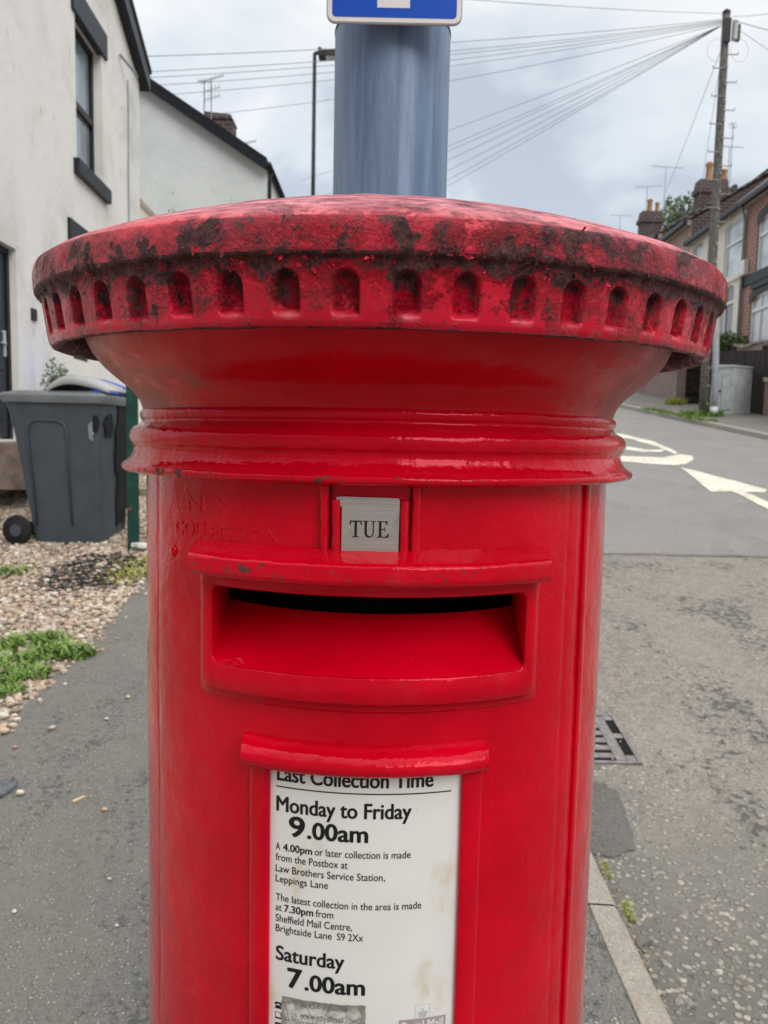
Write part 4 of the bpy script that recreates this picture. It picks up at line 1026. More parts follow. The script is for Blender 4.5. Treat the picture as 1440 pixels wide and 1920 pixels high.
# ================================================================== WHEELIE BINS
def make_bin(loc, label, cat, lidmat, blackening):
    B = thing('wheelie_bin', loc, label, cat, 'wheelie bins by the white house')
    L = Vector(loc)
    def b(m, name, mat, par=None, **k): m.v = [(p[0]+L.x, p[1]+L.y, p[2]*1.055+L.z) for p in m.v]; return m.build(name, mat, par or B, **k)
    # local: x from hinge side (left) to front (right), y depth; front-right base corner at origin-ish
    m = MB(); lv = [(0.0, -.50, .0, .0, .55), (.10, -.515, .0, -.005, .555), (.80, -.635, .012, -.03, .575), (.93, -.665, .02, -.035, .58), (.95, -.675, .022, -.04, .585), (1.0, -.68, .024, -.045, .59)]
    def ring(z, x0, x1, y0, y1, r=.045, n=5):
        o = []
        for cx, cy, a0 in ((x1-r, y0+r, -math.pi/2), (x1-r, y1-r, 0), (x0+r, y1-r, math.pi/2), (x0+r, y0+r, math.pi)):
            for i in range(n+1): a = a0+math.pi/2*i/n; o.append((cx+r*math.cos(a), cy+r*math.sin(a), z))
        return o
    rings = [ring(*l) for l in lv]; k = len(rings[0])
    for r_ in rings: m.v += r_; m.a += [0]*k
    m.f = [(i*k+j, i*k+(j+1) % k, (i+1)*k+(j+1) % k, (i+1)*k+j) for i in range(len(rings)-1) for j in range(k)]+[tuple(range(k-1, -1, -1))]
    smooth_angle(b(m, 'body', M['bin'], uv=False), 35)
    # raised side panel rib (inverted U) on the near face
    m = MB(); fy = lambda z: -.004-.033*min(1, z/.8)
    m.tube([(-.47, fy(.12)-.002, .14), (-.52, fy(.78)-.002, .78), (-.50, fy(.84)-.002, .84), (-.46, fy(.87)-.002, .865), (-.30, fy(.87)-.002, .865), (-.25, fy(.84)-.002, .84), (-.235, fy(.78)-.002, .78), (-.215, fy(.12)-.002, .14)], .008, 8)
    b(m, 'side_rib', M['bin'], smooth=True, uv=False)
    # rim and lid
    m = MB(); rr = [ring(.985, -.70, .045, -.065, .61, .05), ring(1.02, -.715, .06, -.078, .622, .05), ring(1.035, -.715, .06, -.078, .622, .05), ring(1.05, -.70, .05, -.066, .61, .05), ring(1.066, -.60, .0, -.02, .56, .06), ring(1.072, -.5, -.06, .08, .46, .06)]
    for r_ in rr: m.v += r_; m.a += [0]*k
    m.f = [(i*k+j, i*k+(j+1) % k, (i+1)*k+(j+1) % k, (i+1)*k+j) for i in range(len(rr)-1) for j in range(k)]+[tuple(range(k-1, -1, -1)), tuple((len(rr)-1)*k+j for j in range(k))]
    lid = smooth_angle(b(m, 'lid', lidmat, uv=False), 30)
    # raised front hump with the lift handle
    m = MB(); n = 22
    for i in range(n):
        t = i/(n-1); x = -.40+.475*t; h = .115*math.sin(math.pi*min(1, t*1.25+.0))**.8 if t < .4 else .115-.098*((t-.4)/.6)**1.6
        for y_, z_ in ((-.03, 1.052+h*.55), (-.012, 1.06+h), (.27, 1.068+h*1.05), (.55, 1.06+h), (.57, 1.052+h*.55)): m.v.append((x, y_, z_)); m.a.append(0)
    m.f = [(i*5+j, (i+1)*5+j, (i+1)*5+j+1, i*5+j+1) for i in range(n-1) for j in range(4)]
    o = b(m, 'lid_handle', M['lid_sky_sheen'] if lidmat is M['bin_lid'] else lidmat, lid, smooth=True, uv=False); s_ = o.modifiers.new('solid', 'SOLIDIFY'); s_.thickness = .018; s_.offset = -1
    # hinge bar
    m = MB(); m.tube([(-.70, -.02, 1.0), (-.735, .02, 1.015), (-.735, .53, 1.015), (-.70, .57, 1.0)], .017, 10); b(m, 'handle', M['bin'], smooth=True, uv=False)
    for y_ in (-.055, .55):
        m = MB(); pr_ = [(.001, -.028), (.045, -.028), (.05, -.02), (.088, -.022), (.103, -.012), (.106, 0), (.103, .012), (.088, .022), (.05, .02), (.001, .02)]; N_ = 28
        for r, d in pr_:
            for i in range(N_): a = 6.2832*i/N_; m.v.append((-.60+r*math.cos(a), y_+d, .105+r*math.sin(a))); m.a.append(0)
        m.f = [(i*N_+j, i*N_+(j+1) % N_, (i+1)*N_+(j+1) % N_, (i+1)*N_+j) for i in range(len(pr_)-1) for j in range(N_)]
        wh = b(m, 'wheel', M['tyre'], smooth=True, uv=False)
        m = MB(); m.tube([(-.60, y_-.031, .105), (-.60, y_-.024, .105)], [.040, .044], 20); b(m, 'hub', M['bin'], wh, uv=False)
    m = MB(); m.tube([(-.60, -.03, .105), (-.60, .55, .105)], .012, 8); m.box((-.53, .28, .10), (.14, .42, .09)); b(m, 'axle', M['tyre'], uv=False)
    if blackening:
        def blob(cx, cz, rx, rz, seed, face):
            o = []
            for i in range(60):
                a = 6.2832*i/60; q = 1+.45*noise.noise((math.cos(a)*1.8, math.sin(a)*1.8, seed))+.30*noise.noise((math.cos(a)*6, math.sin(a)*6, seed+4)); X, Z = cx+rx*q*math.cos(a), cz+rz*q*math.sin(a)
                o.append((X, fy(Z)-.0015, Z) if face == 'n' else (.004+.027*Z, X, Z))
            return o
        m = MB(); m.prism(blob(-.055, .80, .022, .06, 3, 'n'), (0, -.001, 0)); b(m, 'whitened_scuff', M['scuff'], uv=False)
        m = MB(); m.prism(blob(-.022, .845, .026, .06, 5, 'n'), (0, -.0022, 0)); m.prism(blob(.10, .84, .10, .075, 6, 's'), (.0022, 0, 0)); m.prism(blob(.42, .60, .17, .46, 2, 's'), (.0022, 0, 0)); b(m, 'scorch_and_black_side', M['blackening'], uv=False)  # scorch by the top corner, plus a black area down the side face
    return B
M['lid_sky_sheen'] = basic('painted_sky_sheen_lid_plastic', (.36, .37, .375), .28, .12, 5, .1, 160, .002)  # paler copy of the lid plastic, sky reflection painted into its colour
bp = gnd(192, 1021)
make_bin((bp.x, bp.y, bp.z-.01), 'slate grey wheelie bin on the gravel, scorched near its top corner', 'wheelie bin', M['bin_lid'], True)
make_bin((-2.80, 7.9, gz(8)-.16), 'wheelie bin with a blue lid standing behind the grey one', 'wheelie bin', M['blue'], False)
sp_ = at_y(104, 690, 7.45); sh = thing('shrub', (sp_.x, 7.45, gz(7.45)), 'small straggly shrub against the white wall behind the bin', 'shrub')
leaf_cloud(700, .022, [((sp_.x, 7.45, sp_.z-.12), (.13, .12, .22)), ((sp_.x+.08, 7.4, sp_.z-.25), (.14, .12, .25))], 12).build('foliage', M['leaf_far'], sh, uv=False)
m = MB(); m.tube([(sp_.x, 7.45, gz(7.45)), (sp_.x+.02, 7.45, sp_.z-.2)], .015, 6); m.build('stem', M['bark'], sh)
# green post with timber beside it
gpt = gnd(248, 1033)
gpost = thing('gate_post', gpt, 'dark green metal post with a rusty bolt beside the wheelie bin', 'post')
m = MB(); m.box((gpt.x, gpt.y+.03, gpt.z+.62), (.085, .012, 1.26)); m.box((gpt.x-.0365, gpt.y+.07, gpt.z+.62), (.012, .068, 1.26)); m.build('angle_bar', M['green'], gpost, bevel=.003)
m = MB(); m.tube([(gpt.x-.02, gpt.y+.01, gpt.z+.30), (gpt.x-.02, gpt.y+.024, gpt.z+.30)], .016, 10); m.build('bolt', basic('rusty_bolt', (.16, .07, .04), .8), gpost)
m = MB(); m.box((gpt.x+.10, gpt.y+.05, gpt.z+.42), (.14, .03, .05)); m.build('rail_end', M['old_wood'], gpost, bevel=.004)
tp = Vector((gpt.x+.155, gpt.y+.12, gz(gpt.y+.12)))
m = MB(); m.box((tp.x, tp.y, tp.z+.50), (.10, .09, 1.02)); tag(m.build('fence_post', M['old_wood'], bevel=.008, loc=tp), 'mossy old timber post tucked behind the green metal post', 'post')
m = MB(); nb = wob([(-.07, 0), (-.02, .035), (.05, .03), (.07, -.01), (.0, -.04)], .02, 3, 3); q = gnd(262, 1035)
m.prism([(q.x+.01+x, q.y+y_, q.z+.035) for x, y_ in nb], (0, 0, .03)); tag(m.build('litter', M['white_box'], bevel=.004, loc=q), 'crumpled white litter at the foot of the posts', 'litter')

# ================================================================== BUILDINGS
def wall_face(m, o, d, nrm, w, h, holes, depth=.12, top=None):
    """wall in the plane through o along d (horizontal) and up; outward normal nrm; rectangular holes (s0,s1,z0,z1) with reveals; top = gable (s,z) points above h"""
    o, d, nrm = Vector(o), Vector(d), Vector(nrm); up = Vector((0, 0, 1))
    P = lambda s, z, k=0: o+d*s+up*z-nrm*k
    ss = sorted({0, w, *[x for q in holes for x in q[:2]]}); zs_ = sorted({0, h, *[x for q in holes for x in q[2:4]]})
    flip = d.cross(up).dot(nrm) < 0
    def quad(a, b, c, e): m.add([a, b, c, e] if not flip else [e, c, b, a], [(0, 1, 2, 3)])
    for s0, s1 in zip(ss[:-1], ss[1:]):
        for z0, z1 in zip(zs_[:-1], zs_[1:]):
            if any(q[0] <= (s0+s1)/2 <= q[1] and q[2] <= (z0+z1)/2 <= q[3] for q in holes): continue
            quad(P(s0, z0), P(s1, z0), P(s1, z1), P(s0, z1))
    for q in holes:
        s0, s1, z0, z1 = q[:4]
        quad(P(s0, z0), P(s0, z1), P(s0, z1, depth), P(s0, z0, depth)); quad(P(s1, z1), P(s1, z0), P(s1, z0, depth), P(s1, z1, depth))
        quad(P(s0, z1), P(s1, z1), P(s1, z1, depth), P(s0, z1, depth)); quad(P(s1, z0), P(s0, z0), P(s0, z0, depth), P(s1, z0, depth))
    if top:
        pts = [P(s, z) for s, z in top]; m.add(pts if not flip else pts[::-1], [tuple(range(len(pts)))])
    return P
def pbox(m, P, s0, s1, z0, z1, k0, k1):        # box in wall coordinates; k = depth behind the face (negative = proud)
    m.hexa([P(s0, z0, k0), P(s1, z0, k0), P(s1, z0, k1), P(s0, z0, k1), P(s0, z1, k0), P(s1, z1, k0), P(s1, z1, k1), P(s0, z1, k1)])
def sash(parent, P, hole, framemat, glassmat, bars=((), (.5,)), fw=.06, depth=.12, arch=0.0):
    s0, s1, z0, z1 = hole
    f = MB(); k0, k1 = depth-.05, depth
    pbox(f, P, s0, s0+fw, z0, z1, k0, k1); pbox(f, P, s1-fw, s1, z0, z1, k0, k1); pbox(f, P, s0+fw, s1-fw, z0, z0+fw, k0, k1); pbox(f, P, s0+fw, s1-fw, z1-fw-arch*.6, z1, k0, k1)
    for b in bars[0]: x = s0+(s1-s0)*b; pbox(f, P, x-fw*.45, x+fw*.45, z0+fw, z1-fw, k0+.004, k1)
    for b in bars[1]: z = z0+(z1-z0)*b; pbox(f, P, s0+fw, s1-fw, z-fw*.5, z+fw*.5, k0-.012, k1)
    w = f.build('window', framemat, parent, uv=False)
    g = MB(); pbox(g, P, s0+.02, s1-.02, z0+.02, z1-.02, depth-.012, depth+.02); g.build('pane', glassmat, w, uv=False)
    return w

# ---- white rendered house on the left (gable wall to the street)
LX, LS = -3.3, -.0485
ld = Vector((LS, 1, 0)).normalized(); ln = Vector((ld.y, -ld.x, 0))
y0l, y1l = 3.9, 12.38
lo_ = Vector((LX+LS*y0l, y0l, gz(y0l)-.4))
def lw(u, v):
    p = on_wall(u, v, LX, LS); return (p-lo_).dot(ld), p.z-lo_.z
WL = (Vector((LX+LS*y1l, y1l, 0))-Vector((LX+LS*y0l, y0l, 0))).length
H1 = thing('white_house', lo_, 'white rendered house with black window trim and dark door on the left', 'house')
sw0, zt_ = lw(143, 62); _, zb1 = lw(165, 345); sw1, _ = lw(193, 200)
s_l, z_l = lw(193, 108); s_s, z_s = lw(193, 352)
win = (sw0-.05, sw1-.03, z_s, z_l+.02)
dz0 = lw(5, 824)[1]; ds1, dz1 = lw(30, 468)
doorh = (ds1-1.0, ds1, dz0, dz1)
gs0, gz1 = lw(128, 442); gs1, _ = lw(160, 462)
gwin = (gs0+.1, gs1+.35, gz1-1.4, gz1-.03)
eave = lw(265, 150)[1]-.05
pitch = .46; apex_s = WL-4.24; apz = eave+4.24*pitch
m = MB(); P1 = wall_face(m, lo_, ld, ln, WL, eave, [win, doorh, gwin], .16, [(0, eave), (WL, eave), (apex_s, apz)])
# far end wall and back
q0, q1 = P1(WL, 0), P1(WL, eave); bk = -ln*7
m.add([q0, q0+bk, q1+bk, q1], [(0, 1, 2, 3)]); q0, q1 = P1(0, 0), P1(0, eave); m.add([q0+bk, q0, q1, q1+bk], [(0, 1, 2, 3)])
m.build('wall', M['render_white'], H1)
w = sash(H1, P1, win, M['black_trim'], M['glass_pale'], ((), (.46,)), .075, .16)
cu = MB(); s0, s1, z0, z1 = win
m = MB(); pbox(m, P1, win[0]-.12, win[1]+.16, win[3]-.02, win[3]+.30, -.035, .06); m.build('lintel', M['black_trim'], w, bevel=.01)
m = MB(); pbox(m, P1, win[0]-.12, win[1]+.14, win[2]-.17, win[2]+.01, -.07, .10); m.build('sill', M['black_trim'], w, bevel=.01)
m = MB(); pbox(m, P1, s0+.10, s0+(s1-s0)*.42, z0+.08, z1-.08, .146, .1475); m.build('curtain', basic('white_curtain', (.62, .62, .62), .9), w, uv=False)
w2 = sash(H1, P1, gwin, M['black_trim'], M['glass'], ((), (.5,)), .07, .16)
m = MB(); pbox(m, P1, gwin[0]-.12, gwin[1]+.12, gwin[3]-.02, gwin[3]+.24, -.035, .06); m.build('lintel', M['black_trim'], w2, bevel=.01)
# door with panels and handle
m = MB(); pbox(m, P1, doorh[0]+.06, doorh[1]-.06, doorh[2]+.02, doorh[3]-.06, .09, .14)
dr_ = m.build('door', M['door'], H1, uv=False)
m = MB(); sd0, sd1 = doorh[0]+.06, doorh[1]-.06; dh = doorh[3]-doorh[2]
for a, b in ((.10, .30), (.36, .56), (.62, .88)):
    for c, d_ in ((.10, .46), (.56, .90)): pbox(m, P1, sd0+(sd1-sd0)*c, sd0+(sd1-sd0)*d_, doorh[2]+dh*a, doorh[2]+dh*b, .078, .092)
m.build('panelling', M['door'], dr_, uv=False, bevel=.012)
m = MB(); pbox(m, P1, doorh[0], doorh[0]+.06, doorh[2], doorh[3], .07, .15); pbox(m, P1, doorh[1]-.06, doorh[1], doorh[2], doorh[3], .07, .15); pbox(m, P1, doorh[0]+.06, doorh[1]-.06, doorh[3]-.06, doorh[3], .07, .15); m.build('door_frame', M['black_trim'], dr_, uv=False)
m = MB(); hs = doorh[1]-.14; pbox(m, P1, hs-.022, hs+.022, doorh[2]+dh*.46-.05, doorh[2]+dh*.46+.20, .066, .09); m.tube([P1(hs, doorh[2]+dh*.50, .06), P1(hs-.11, doorh[2]+dh*.50, .05)], .011, 8); m.build('handle', M['galv'], dr_, uv=False)
m = MB(); pbox(m, P1, doorh[0]-.2, doorh[1]+.15, doorh[2]-.42, doorh[2]-.02, -.5, .06); m.build('doorstep', basic('worn_doorstep_stone', (.23, .18, .15), .9, .35, 8), H1)
# barge board and roof
m = MB(); th_ = .21
for (sa, za), (sb, zb2) in (((WL+.14, eave-.14*pitch), (apex_s, apz)), ((-.15, eave-.15*pitch+(apz-eave-(apex_s)*pitch)*0), (apex_s, apz))):
    m.prism([P1(sa, za-.06, -.14), P1(sb, zb2-.06, -.14), P1(sb, zb2+th_, -.14), P1(sa, za+th_-.02, -.14)], -ln*.16+Vector((0, 0, 0)))
m.build('bargeboard', M['gutter'], H1)
m = MB()
for (sa, za), (sb, zb2) in (((WL+.16, eave-.16*pitch+th_), (apex_s, apz+th_)), ((-.15, eave-.15*pitch+th_), (apex_s, apz+th_))):
    a, b = P1(sa, za+.003, -.16), P1(sb, zb2+.003, -.16); m.hexa([a, b, b-ln*7.2, a-ln*7.2, a+Vector((0, 0, .06)), b+Vector((0, 0, .06)), b-ln*7.2+Vector((0, 0, .06)), a-ln*7.2+Vector((0, 0, .06))])
m.build('roof', M['slate'], H1)
# thin cable down the wall, bracket, vent
ca, cb = lw(238, 150), lw(232, 440)
m = MB(); m.tube([P1(ca[0]+.02*math.sin(i*1.3), ca[1]+(cb[1]-ca[1]-1.2)*i/8, -.012) for i in range(9)], .011, 6); m.build('wall_cable', M['pipe'], H1, uv=False)
br_ = lw(232, 135); m = MB(); m.tube([P1(br_[0]-.25, br_[1]+.12, -.02), P1(br_[0], br_[1], -.16), P1(br_[0]+.1, br_[1]-.02, -.16)], .02, 8); m.build('cable_bracket', M['pipe'], H1, uv=False)
vs_ = lw(62, 590); m = MB(); pbox(m, P1, vs_[0]-.06, vs_[0]+.06, vs_[1]-.06, vs_[1]+.06, -.02, .01); m.build('vent', M['black_metal'], H1)
# ---- garden outbuilding wall and small tree beyond its corner
a, b, c, d_ = at_y(246, 362, 13.2), at_y(290, 408, 13.2), None, None
m = MB(); m.prism([(a.x-.6, 13.2, gz(13)-.2), (b.x+.25, 13.2, gz(13)-.2), (b.x+.25, 13.2, b.z-.28), (a.x-.6, 13.2, a.z+.62)], (0, .22, 0))
ob = thing('garden_wall', (a.x, 13.3, gz(13.3)), 'tall rendered garden wall with sloping coping beyond the white house', 'wall')
m.build('wall', M['cream'], ob)
m = MB(); m.prism([(b.x+.30, 13.15, b.z-.335), (b.x+.30, 13.15, b.z-.255), (a.x-.6, 13.15, a.z+.71), (a.x-.6, 13.15, a.z+.63)], (0, .32, 0)); m.build('coping', M['coping'], ob)
tb = at_y(330, 400, 14.4); tr = thing('tree', (tb.x, 14.4, gz(14.4)), 'small bright green tree between the white house and the grey gable', 'tree')
m = MB(); m.tube([(tb.x, 14.4, gz(14.4)-.1), (tb.x+.05, 14.4, tb.z-1.6), (tb.x-.1, 14.4, tb.z-.3)], [.07, .055, .02], 8); m.tube([(tb.x+.04, 14.4, tb.z-1.5), (tb.x+.35, 14.3, tb.z-.2)], [.035, .012], 6); m.build('trunk', M['bark'], tr)
leaf_cloud(2600, .045, [((tb.x-.12, 14.4, tb.z-.65), (.45, .4, .62)), ((tb.x+.28, 14.35, tb.z-.75), (.35, .35, .62)), ((tb.x-.25, 14.4, tb.z-.95), (.4, .4, .5)), ((tb.x-.05, 14.4, tb.z-.18), (.14, .14, .28)), ((tb.x+.34, 14.35, tb.z-.22), (.10, .1, .26))], 5).build('crown', M['leaf'], tr, uv=False)

# ---- pale grey gable house
H2Y = 16.0; er = at_y(500, 310, H2Y); vl = at_y(268, 152, H2Y)
H2 = thing('grey_house', (er.x, H2Y, gz(H2Y)), 'pale grey rendered house, blank gable end towards the viewer', 'house')
pt2 = (vl.z-er.z)/(er.x-vl.x); rx = er.x-3.9; rz = er.z+3.9*pt2
m = MB(); zb0 = gz(H2Y)-.5
m.add([(er.x-7.8, H2Y, zb0), (er.x, H2Y, zb0), (er.x, H2Y, er.z), (rx, H2Y, rz), (er.x-7.8, H2Y, er.z)], [(0, 1, 2, 3, 4)])
m.add([(er.x, H2Y, zb0), (er.x, 24.5, zb0), (er.x, 24.5, er.z), (er.x, H2Y, er.z)], [(0, 1, 2, 3)])
m.add([(er.x, 24.5, zb0), (er.x-7.8, 24.5, zb0), (er.x-7.8, 24.5, er.z), (rx, 24.5, rz), (er.x, 24.5, er.z)], [(0, 1, 2, 3, 4)])
m.build('wall', M['render_grey'], H2)
m = MB(); e_ = .03
for sg, ex in ((1, er.x), (-1, er.x-7.8)):
    a = Vector((ex+sg*e_, H2Y-.16, er.z-e_*pt2)); b = Vector((rx, H2Y-.16, rz)); u_ = Vector((0, 0, .10)); L_ = Vector((0, 8.75, 0))
    m.hexa([a+L_*0+u_*.02, b+u_*.02, b+L_+u_*.02, a+L_+u_*.02, a+u_, b+u_, b+L_+u_, a+L_+u_])
m.build('roof', M['slate'], H2)
m = MB(); a = Vector((er.x+e_, H2Y-.163, er.z-e_*pt2)); b = Vector((rx, H2Y-.163, rz))
m.prism([a+Vector((0, 0, -.14)), b+Vector((0, 0, -.14)), b+Vector((0, 0, .105)), a+Vector((0, 0, .105))], (0, -.03, 0)); m.build('bargeboard', M['gutter'], H2)
m = MB(); m.tube([(er.x+.075, H2Y-.2, er.z-.05), (er.x+.075, 24.5, er.z-.05)], .055, 10); m.tube([(er.x+.075, H2Y+.1, er.z-.05), (er.x+.045, H2Y+.12, er.z-.3), (er.x+.045, H2Y+.12, zb0)], .035, 8); m.build('gutter', M['gutter'], H2, smooth=True)
def aerial(parent, base, h, w, n, axis=(1, .15, 0), mat=None, extra=0, name='aerial', loc=None):
    m = MB(); b = Vector(base); t = b+Vector((0, 0, h)); ax_ = Vector(axis).normalized(); pr = ax_.cross(Vector((0, 0, 1)))
    m.tube([b, t], .016, 6); m.tube([t-ax_*w*.45, t+ax_*w*.55], .011, 6)
    for i in range(n): c_ = t+ax_*w*(-.42+.95*i/(n-1)); l_ = .16*(1-.3*i/n); m.tube([c_-pr*l_, c_+pr*l_], .007, 5)
    for k in range(extra):
        c_ = b+Vector((0, 0, h*(.80-.16*k))); m.tube([c_-ax_*w*.3, c_+ax_*w*.4], .009, 6)
        for i in range(5): g_ = c_+ax_*w*(-.28+.16*i); m.tube([g_-Vector((0, 0, .09)), g_+Vector((0, 0, .09))], .006, 5)
    return m.build(name, mat or M['galv'], parent, uv=False, loc=loc)
# its chimney with aerials
c0, c1 = at_y(382, 225, 21), at_y(437, 225, 21); cz = at_y(410, 214, 21).z
m = MB(); zc = er.z+(er.x-c1.x)*pt2-.4
m.box(((c0.x+c1.x)/2, 21.3, (zc+cz-.12)/2), (c1.x-c0.x-.06, .62, cz-.12-zc)); m.hexa([(c0.x, 20.96, cz-.12), (c1.x, 20.96, cz-.12), (c1.x, 21.64, cz-.12), (c0.x, 21.64, cz-.12), (c0.x+.03, 20.98, cz+.06), (c1.x-.06, 20.98, cz), (c1.x-.06, 21.6, cz), (c0.x+.03, 21.6, cz+.06)])
chim = m.build('chimney', M['brick_dark'], H2)
ab = at_y(396, 240, 20.9); m_aer = basic('pale_aerial_metal', (.30, .33, .35), .5)
aerial(chim, (ab.x, 20.9, ab.z-.1), at_y(396, 148, 20.9).z-ab.z+.1, .62, 9, (1, .3, .45), m_aer, 2)
ab2 = at_y(383, 225, 21.2); aerial(chim, (ab2.x, 21.2, ab2.z-.5), at_y(383, 153, 21.2).z-ab2.z+.5, .35, 5, (1, .2, 0), m_aer)
ab3 = at_y(462, 292, 22.5); aerial(H2, (ab3.x, 22.5, ab3.z-.8), at_y(460, 268, 22.5).z-ab3.z+.8, .5, 7, (1, .2, .3), m_aer)

# ---- street lamp beyond the box
lb = at_y(587, 360, 16.0); lt = at_y(590, 100, 16.0)
SL = thing('street_lamp', (lb.x, 16.0, gz(16)), 'slim black street lamp with a flat head left of the grey pole', 'street lamp')
m = MB(); m.tube([(lb.x, 16, gz(16)-.1), (lb.x, 16, gz(16)+1.4)], .075, 14); m.tube([(lb.x, 16, gz(16)+1.4), (lt.x, 16, lt.z)], [.048, .036], 12); m.build('column', M['black_metal'], SL, smooth=True)
m = MB(); m.tube([(lt.x, 16, lt.z), (lt.x+.14, 15.98, lt.z+.01)], .035, 8); m.hexa([(lt.x+.08, 15.86, lt.z-.10), (lt.x+.66, 15.82, lt.z-.07), (lt.x+.66, 16.14, lt.z-.07), (lt.x+.08, 16.10, lt.z-.10), (lt.x+.08, 15.88, lt.z+.04), (lt.x+.66, 15.86, lt.z+.03), (lt.x+.66, 16.1, lt.z+.03), (lt.x+.08, 16.08, lt.z+.04)]); hd = m.build('lamp_head', M['black_metal'], SL, bevel=.01)
m = MB(); m.box((lt.x+.40, 15.98, lt.z-.092), (.34, .2, .012)); m.build('lens', M['glass_light'], hd); m = MB(); m.tube([(lt.x+.1, 15.98, lt.z+.04), (lt.x+.1, 15.98, lt.z+.10)], .035, 8); m.build('photocell', M['black_metal'], hd)

# ---- terrace on the right
RX, RS = 9.2, .0388
rd = Vector((RS, 1, 0)).normalized(); rn = Vector((-rd.y, rd.x, 0))
def rw(u, v, o): p = on_wall(u, v, RX, RS); return (p-o).dot(rd), p.z-o.z
def yv(u): return on_wall(u, 500, RX, RS).y
def arch_piece(m, P, s0, s1, z0, z1, k0, k1, rise, n=10):   # wall infill above a segmental arch inside a rectangular hole
    for i in range(n):
        t0, t1 = i/n, (i+1)/n; f = lambda t: z1-rise*(1-math.sin(math.pi*t)**.7) ; a, b = s0+(s1-s0)*t0, s0+(s1-s0)*t1
        za, zb_2 = f(t0), f(t1)
        if z1-min(za, zb_2) < 1e-4: continue
        m.hexa([P(a, za, k0), P(b, zb_2, k0), P(b, zb_2, k1), P(a, za, k1), P(a, z1, k0), P(b, z1, k0), P(b, z1, k1), P(a, z1, k1)])
def arch_ring(m, P, s0, s1, z1, rise, wd, k0, k1, n=12):
    f = lambda t: z1-rise*(1-math.sin(math.pi*t)**.7)
    for i in range(n):
        t0, t1 = i/n, (i+1)/n; a, b = s0-.05+(s1-s0+.1)*t0, s0-.05+(s1-s0+.1)*t1
        m.hexa([P(a, f(t0), k0), P(b, f(t1), k0), P(b, f(t1), k1), P(a, f(t0), k1), P(a, f(t0)+wd, k0), P(b, f(t1)+wd, k0), P(b, f(t1)+wd, k1), P(a, f(t0)+wd, k1)])
houses = {}
def terrace(key, y0, y1, eave_z, wallmat, label, wins, arched, lintelmat, depth=5.2, pitch=.82):
    o = Vector((RX+RS*y0, y0, gz(y0)-.3)); W_ = (y1-y0)/rd.y
    T = thing('terraced_house', o, label, 'house', 'terraced houses up the hill on the right')
    holes = []
    for (ua, va, ub, vb, bars, gm) in wins:
        sa, za = rw(ua, va, o); sb, zb2 = rw(ub, vb, o); s0, s1 = sorted((sa, sb)); z0, z1 = sorted((za, zb2)); s0 = max(s0, .15); s1 = min(s1, W_-.15); holes.append(((s0, s1, z0, z1), bars, gm))
    m = MB(); hgt = eave_z-o.z
    P = wall_face(m, o, rd, rn, W_, hgt, [h[0] for h in holes], .12)
    back = -rn*depth
    for s in (0, W_):
        a, b = P(s, 0), P(s, hgt); mid = (b+b+back)/2+Vector((0, 0, depth/2*pitch)); q = [a, b, mid, b+back, a+back]; m.add(q if s > 0 else q[::-1], [tuple(range(5))])
    wl = m.build('wall', wallmat, T)
    gm = MB(); gq = [P(-.006, hgt-1.6), P(-.006, hgt), b0_ if False else (P(-.006, hgt)+back/2+Vector((0, 0, depth/2*pitch))), P(-.006, hgt)+back, P(-.006, hgt-1.6)+back]; gm.add(gq[::-1], [tuple(range(5))]); gm.build('party_wall', M['brick_dark'], T)
    for h, bars, gm in holes:
        rise = .18 if arched else 0
        w_ = sash(T, P, h, M['upvc'], gm, bars, .075, .10)
        if arched:
            m = MB(); arch_piece(m, P, h[0]+.002, h[1]-.002, h[2], h[3]-.002, .002, .1, rise); m.build('arch_infill', wallmat, w_)
            m = MB(); arch_ring(m, P, h[0], h[1], h[3], rise, .22, -.012, .0); m.build('arch', lintelmat, w_)
        m = MB(); pbox(m, P, h[0]-.08, h[1]+.08, h[2]-.13, h[2], -.06, .08); m.build('sill', lintelmat, w_)
    m = MB(); ov = .22
    a0, a1 = P(0, hgt-.22*pitch+.10, -ov), P(W_, hgt-.22*pitch+.10, -ov); r0, r1 = P(0, hgt+depth/2*pitch+.10, depth/2), P(W_, hgt+depth/2*pitch+.10, depth/2); c0_, c1_ = P(0, hgt-.22*pitch+.10, depth+ov), P(W_, hgt-.22*pitch+.10, depth+ov); u_ = Vector((0, 0, .07))
    m.hexa([a0, a1, r1, r0, a0+u_, a1+u_, r1+u_, r0+u_]); m.hexa([r0, r1, c1_, c0_, r0+u_, r1+u_, c1_+u_, c0_+u_])
    rf = m.build('roof', M['roof'], T)
    m = MB(); m.tube([r0+Vector((0, 0, .08)), r1+Vector((0, 0, .08))], .10, 8); m.build('ridge_tiles', M['brick_dark'], rf)
    m = MB(); pbox(m, P, .02, W_-.02, hgt-.16, hgt-.0, -.15, -.012); m.build('fascia', M['upvc'] if False else M['coping'], T)
    m = MB(); pbox(m, P, 0.01, W_-.01, hgt-.13, hgt+.02, -.29, -.16); m.build('gutter', M['gutter'], T, bevel=.02)
    houses[key] = (T, P, W_, hgt, o, rf)
    return T
yA0, yAB, yBC, yCD, yDE, yEF = 16.6, yv(1393), yv(1293), yv(1235)-.3, 35.4, 39.8
zE = 8.2
terrace('A', yA0, yAB, zE, M['brick'], 'red brick terraced house with dark arches, nearest on the right', [(1422, 408, 1462, 512, ((.5,), (.72,)), M['glass_light']), (1407, 556, 1452, 638, ((.33, .66), (.7,)), M['glass_light'])], True, M['black_trim'])
terrace('B', yAB, yBC, zE+.02, M['cream'], 'cream rendered terraced house with white arched windows behind the telegraph pole', [(1361, 421, 1388, 512, ((), (.6,)), M['glass_light']), (1299, 458, 1313, 535, ((), (.6,)), M['glass_light']), (1340, 545, 1371, 632, ((.5,), (.65,)), M['glass'])], True, M['cream'])
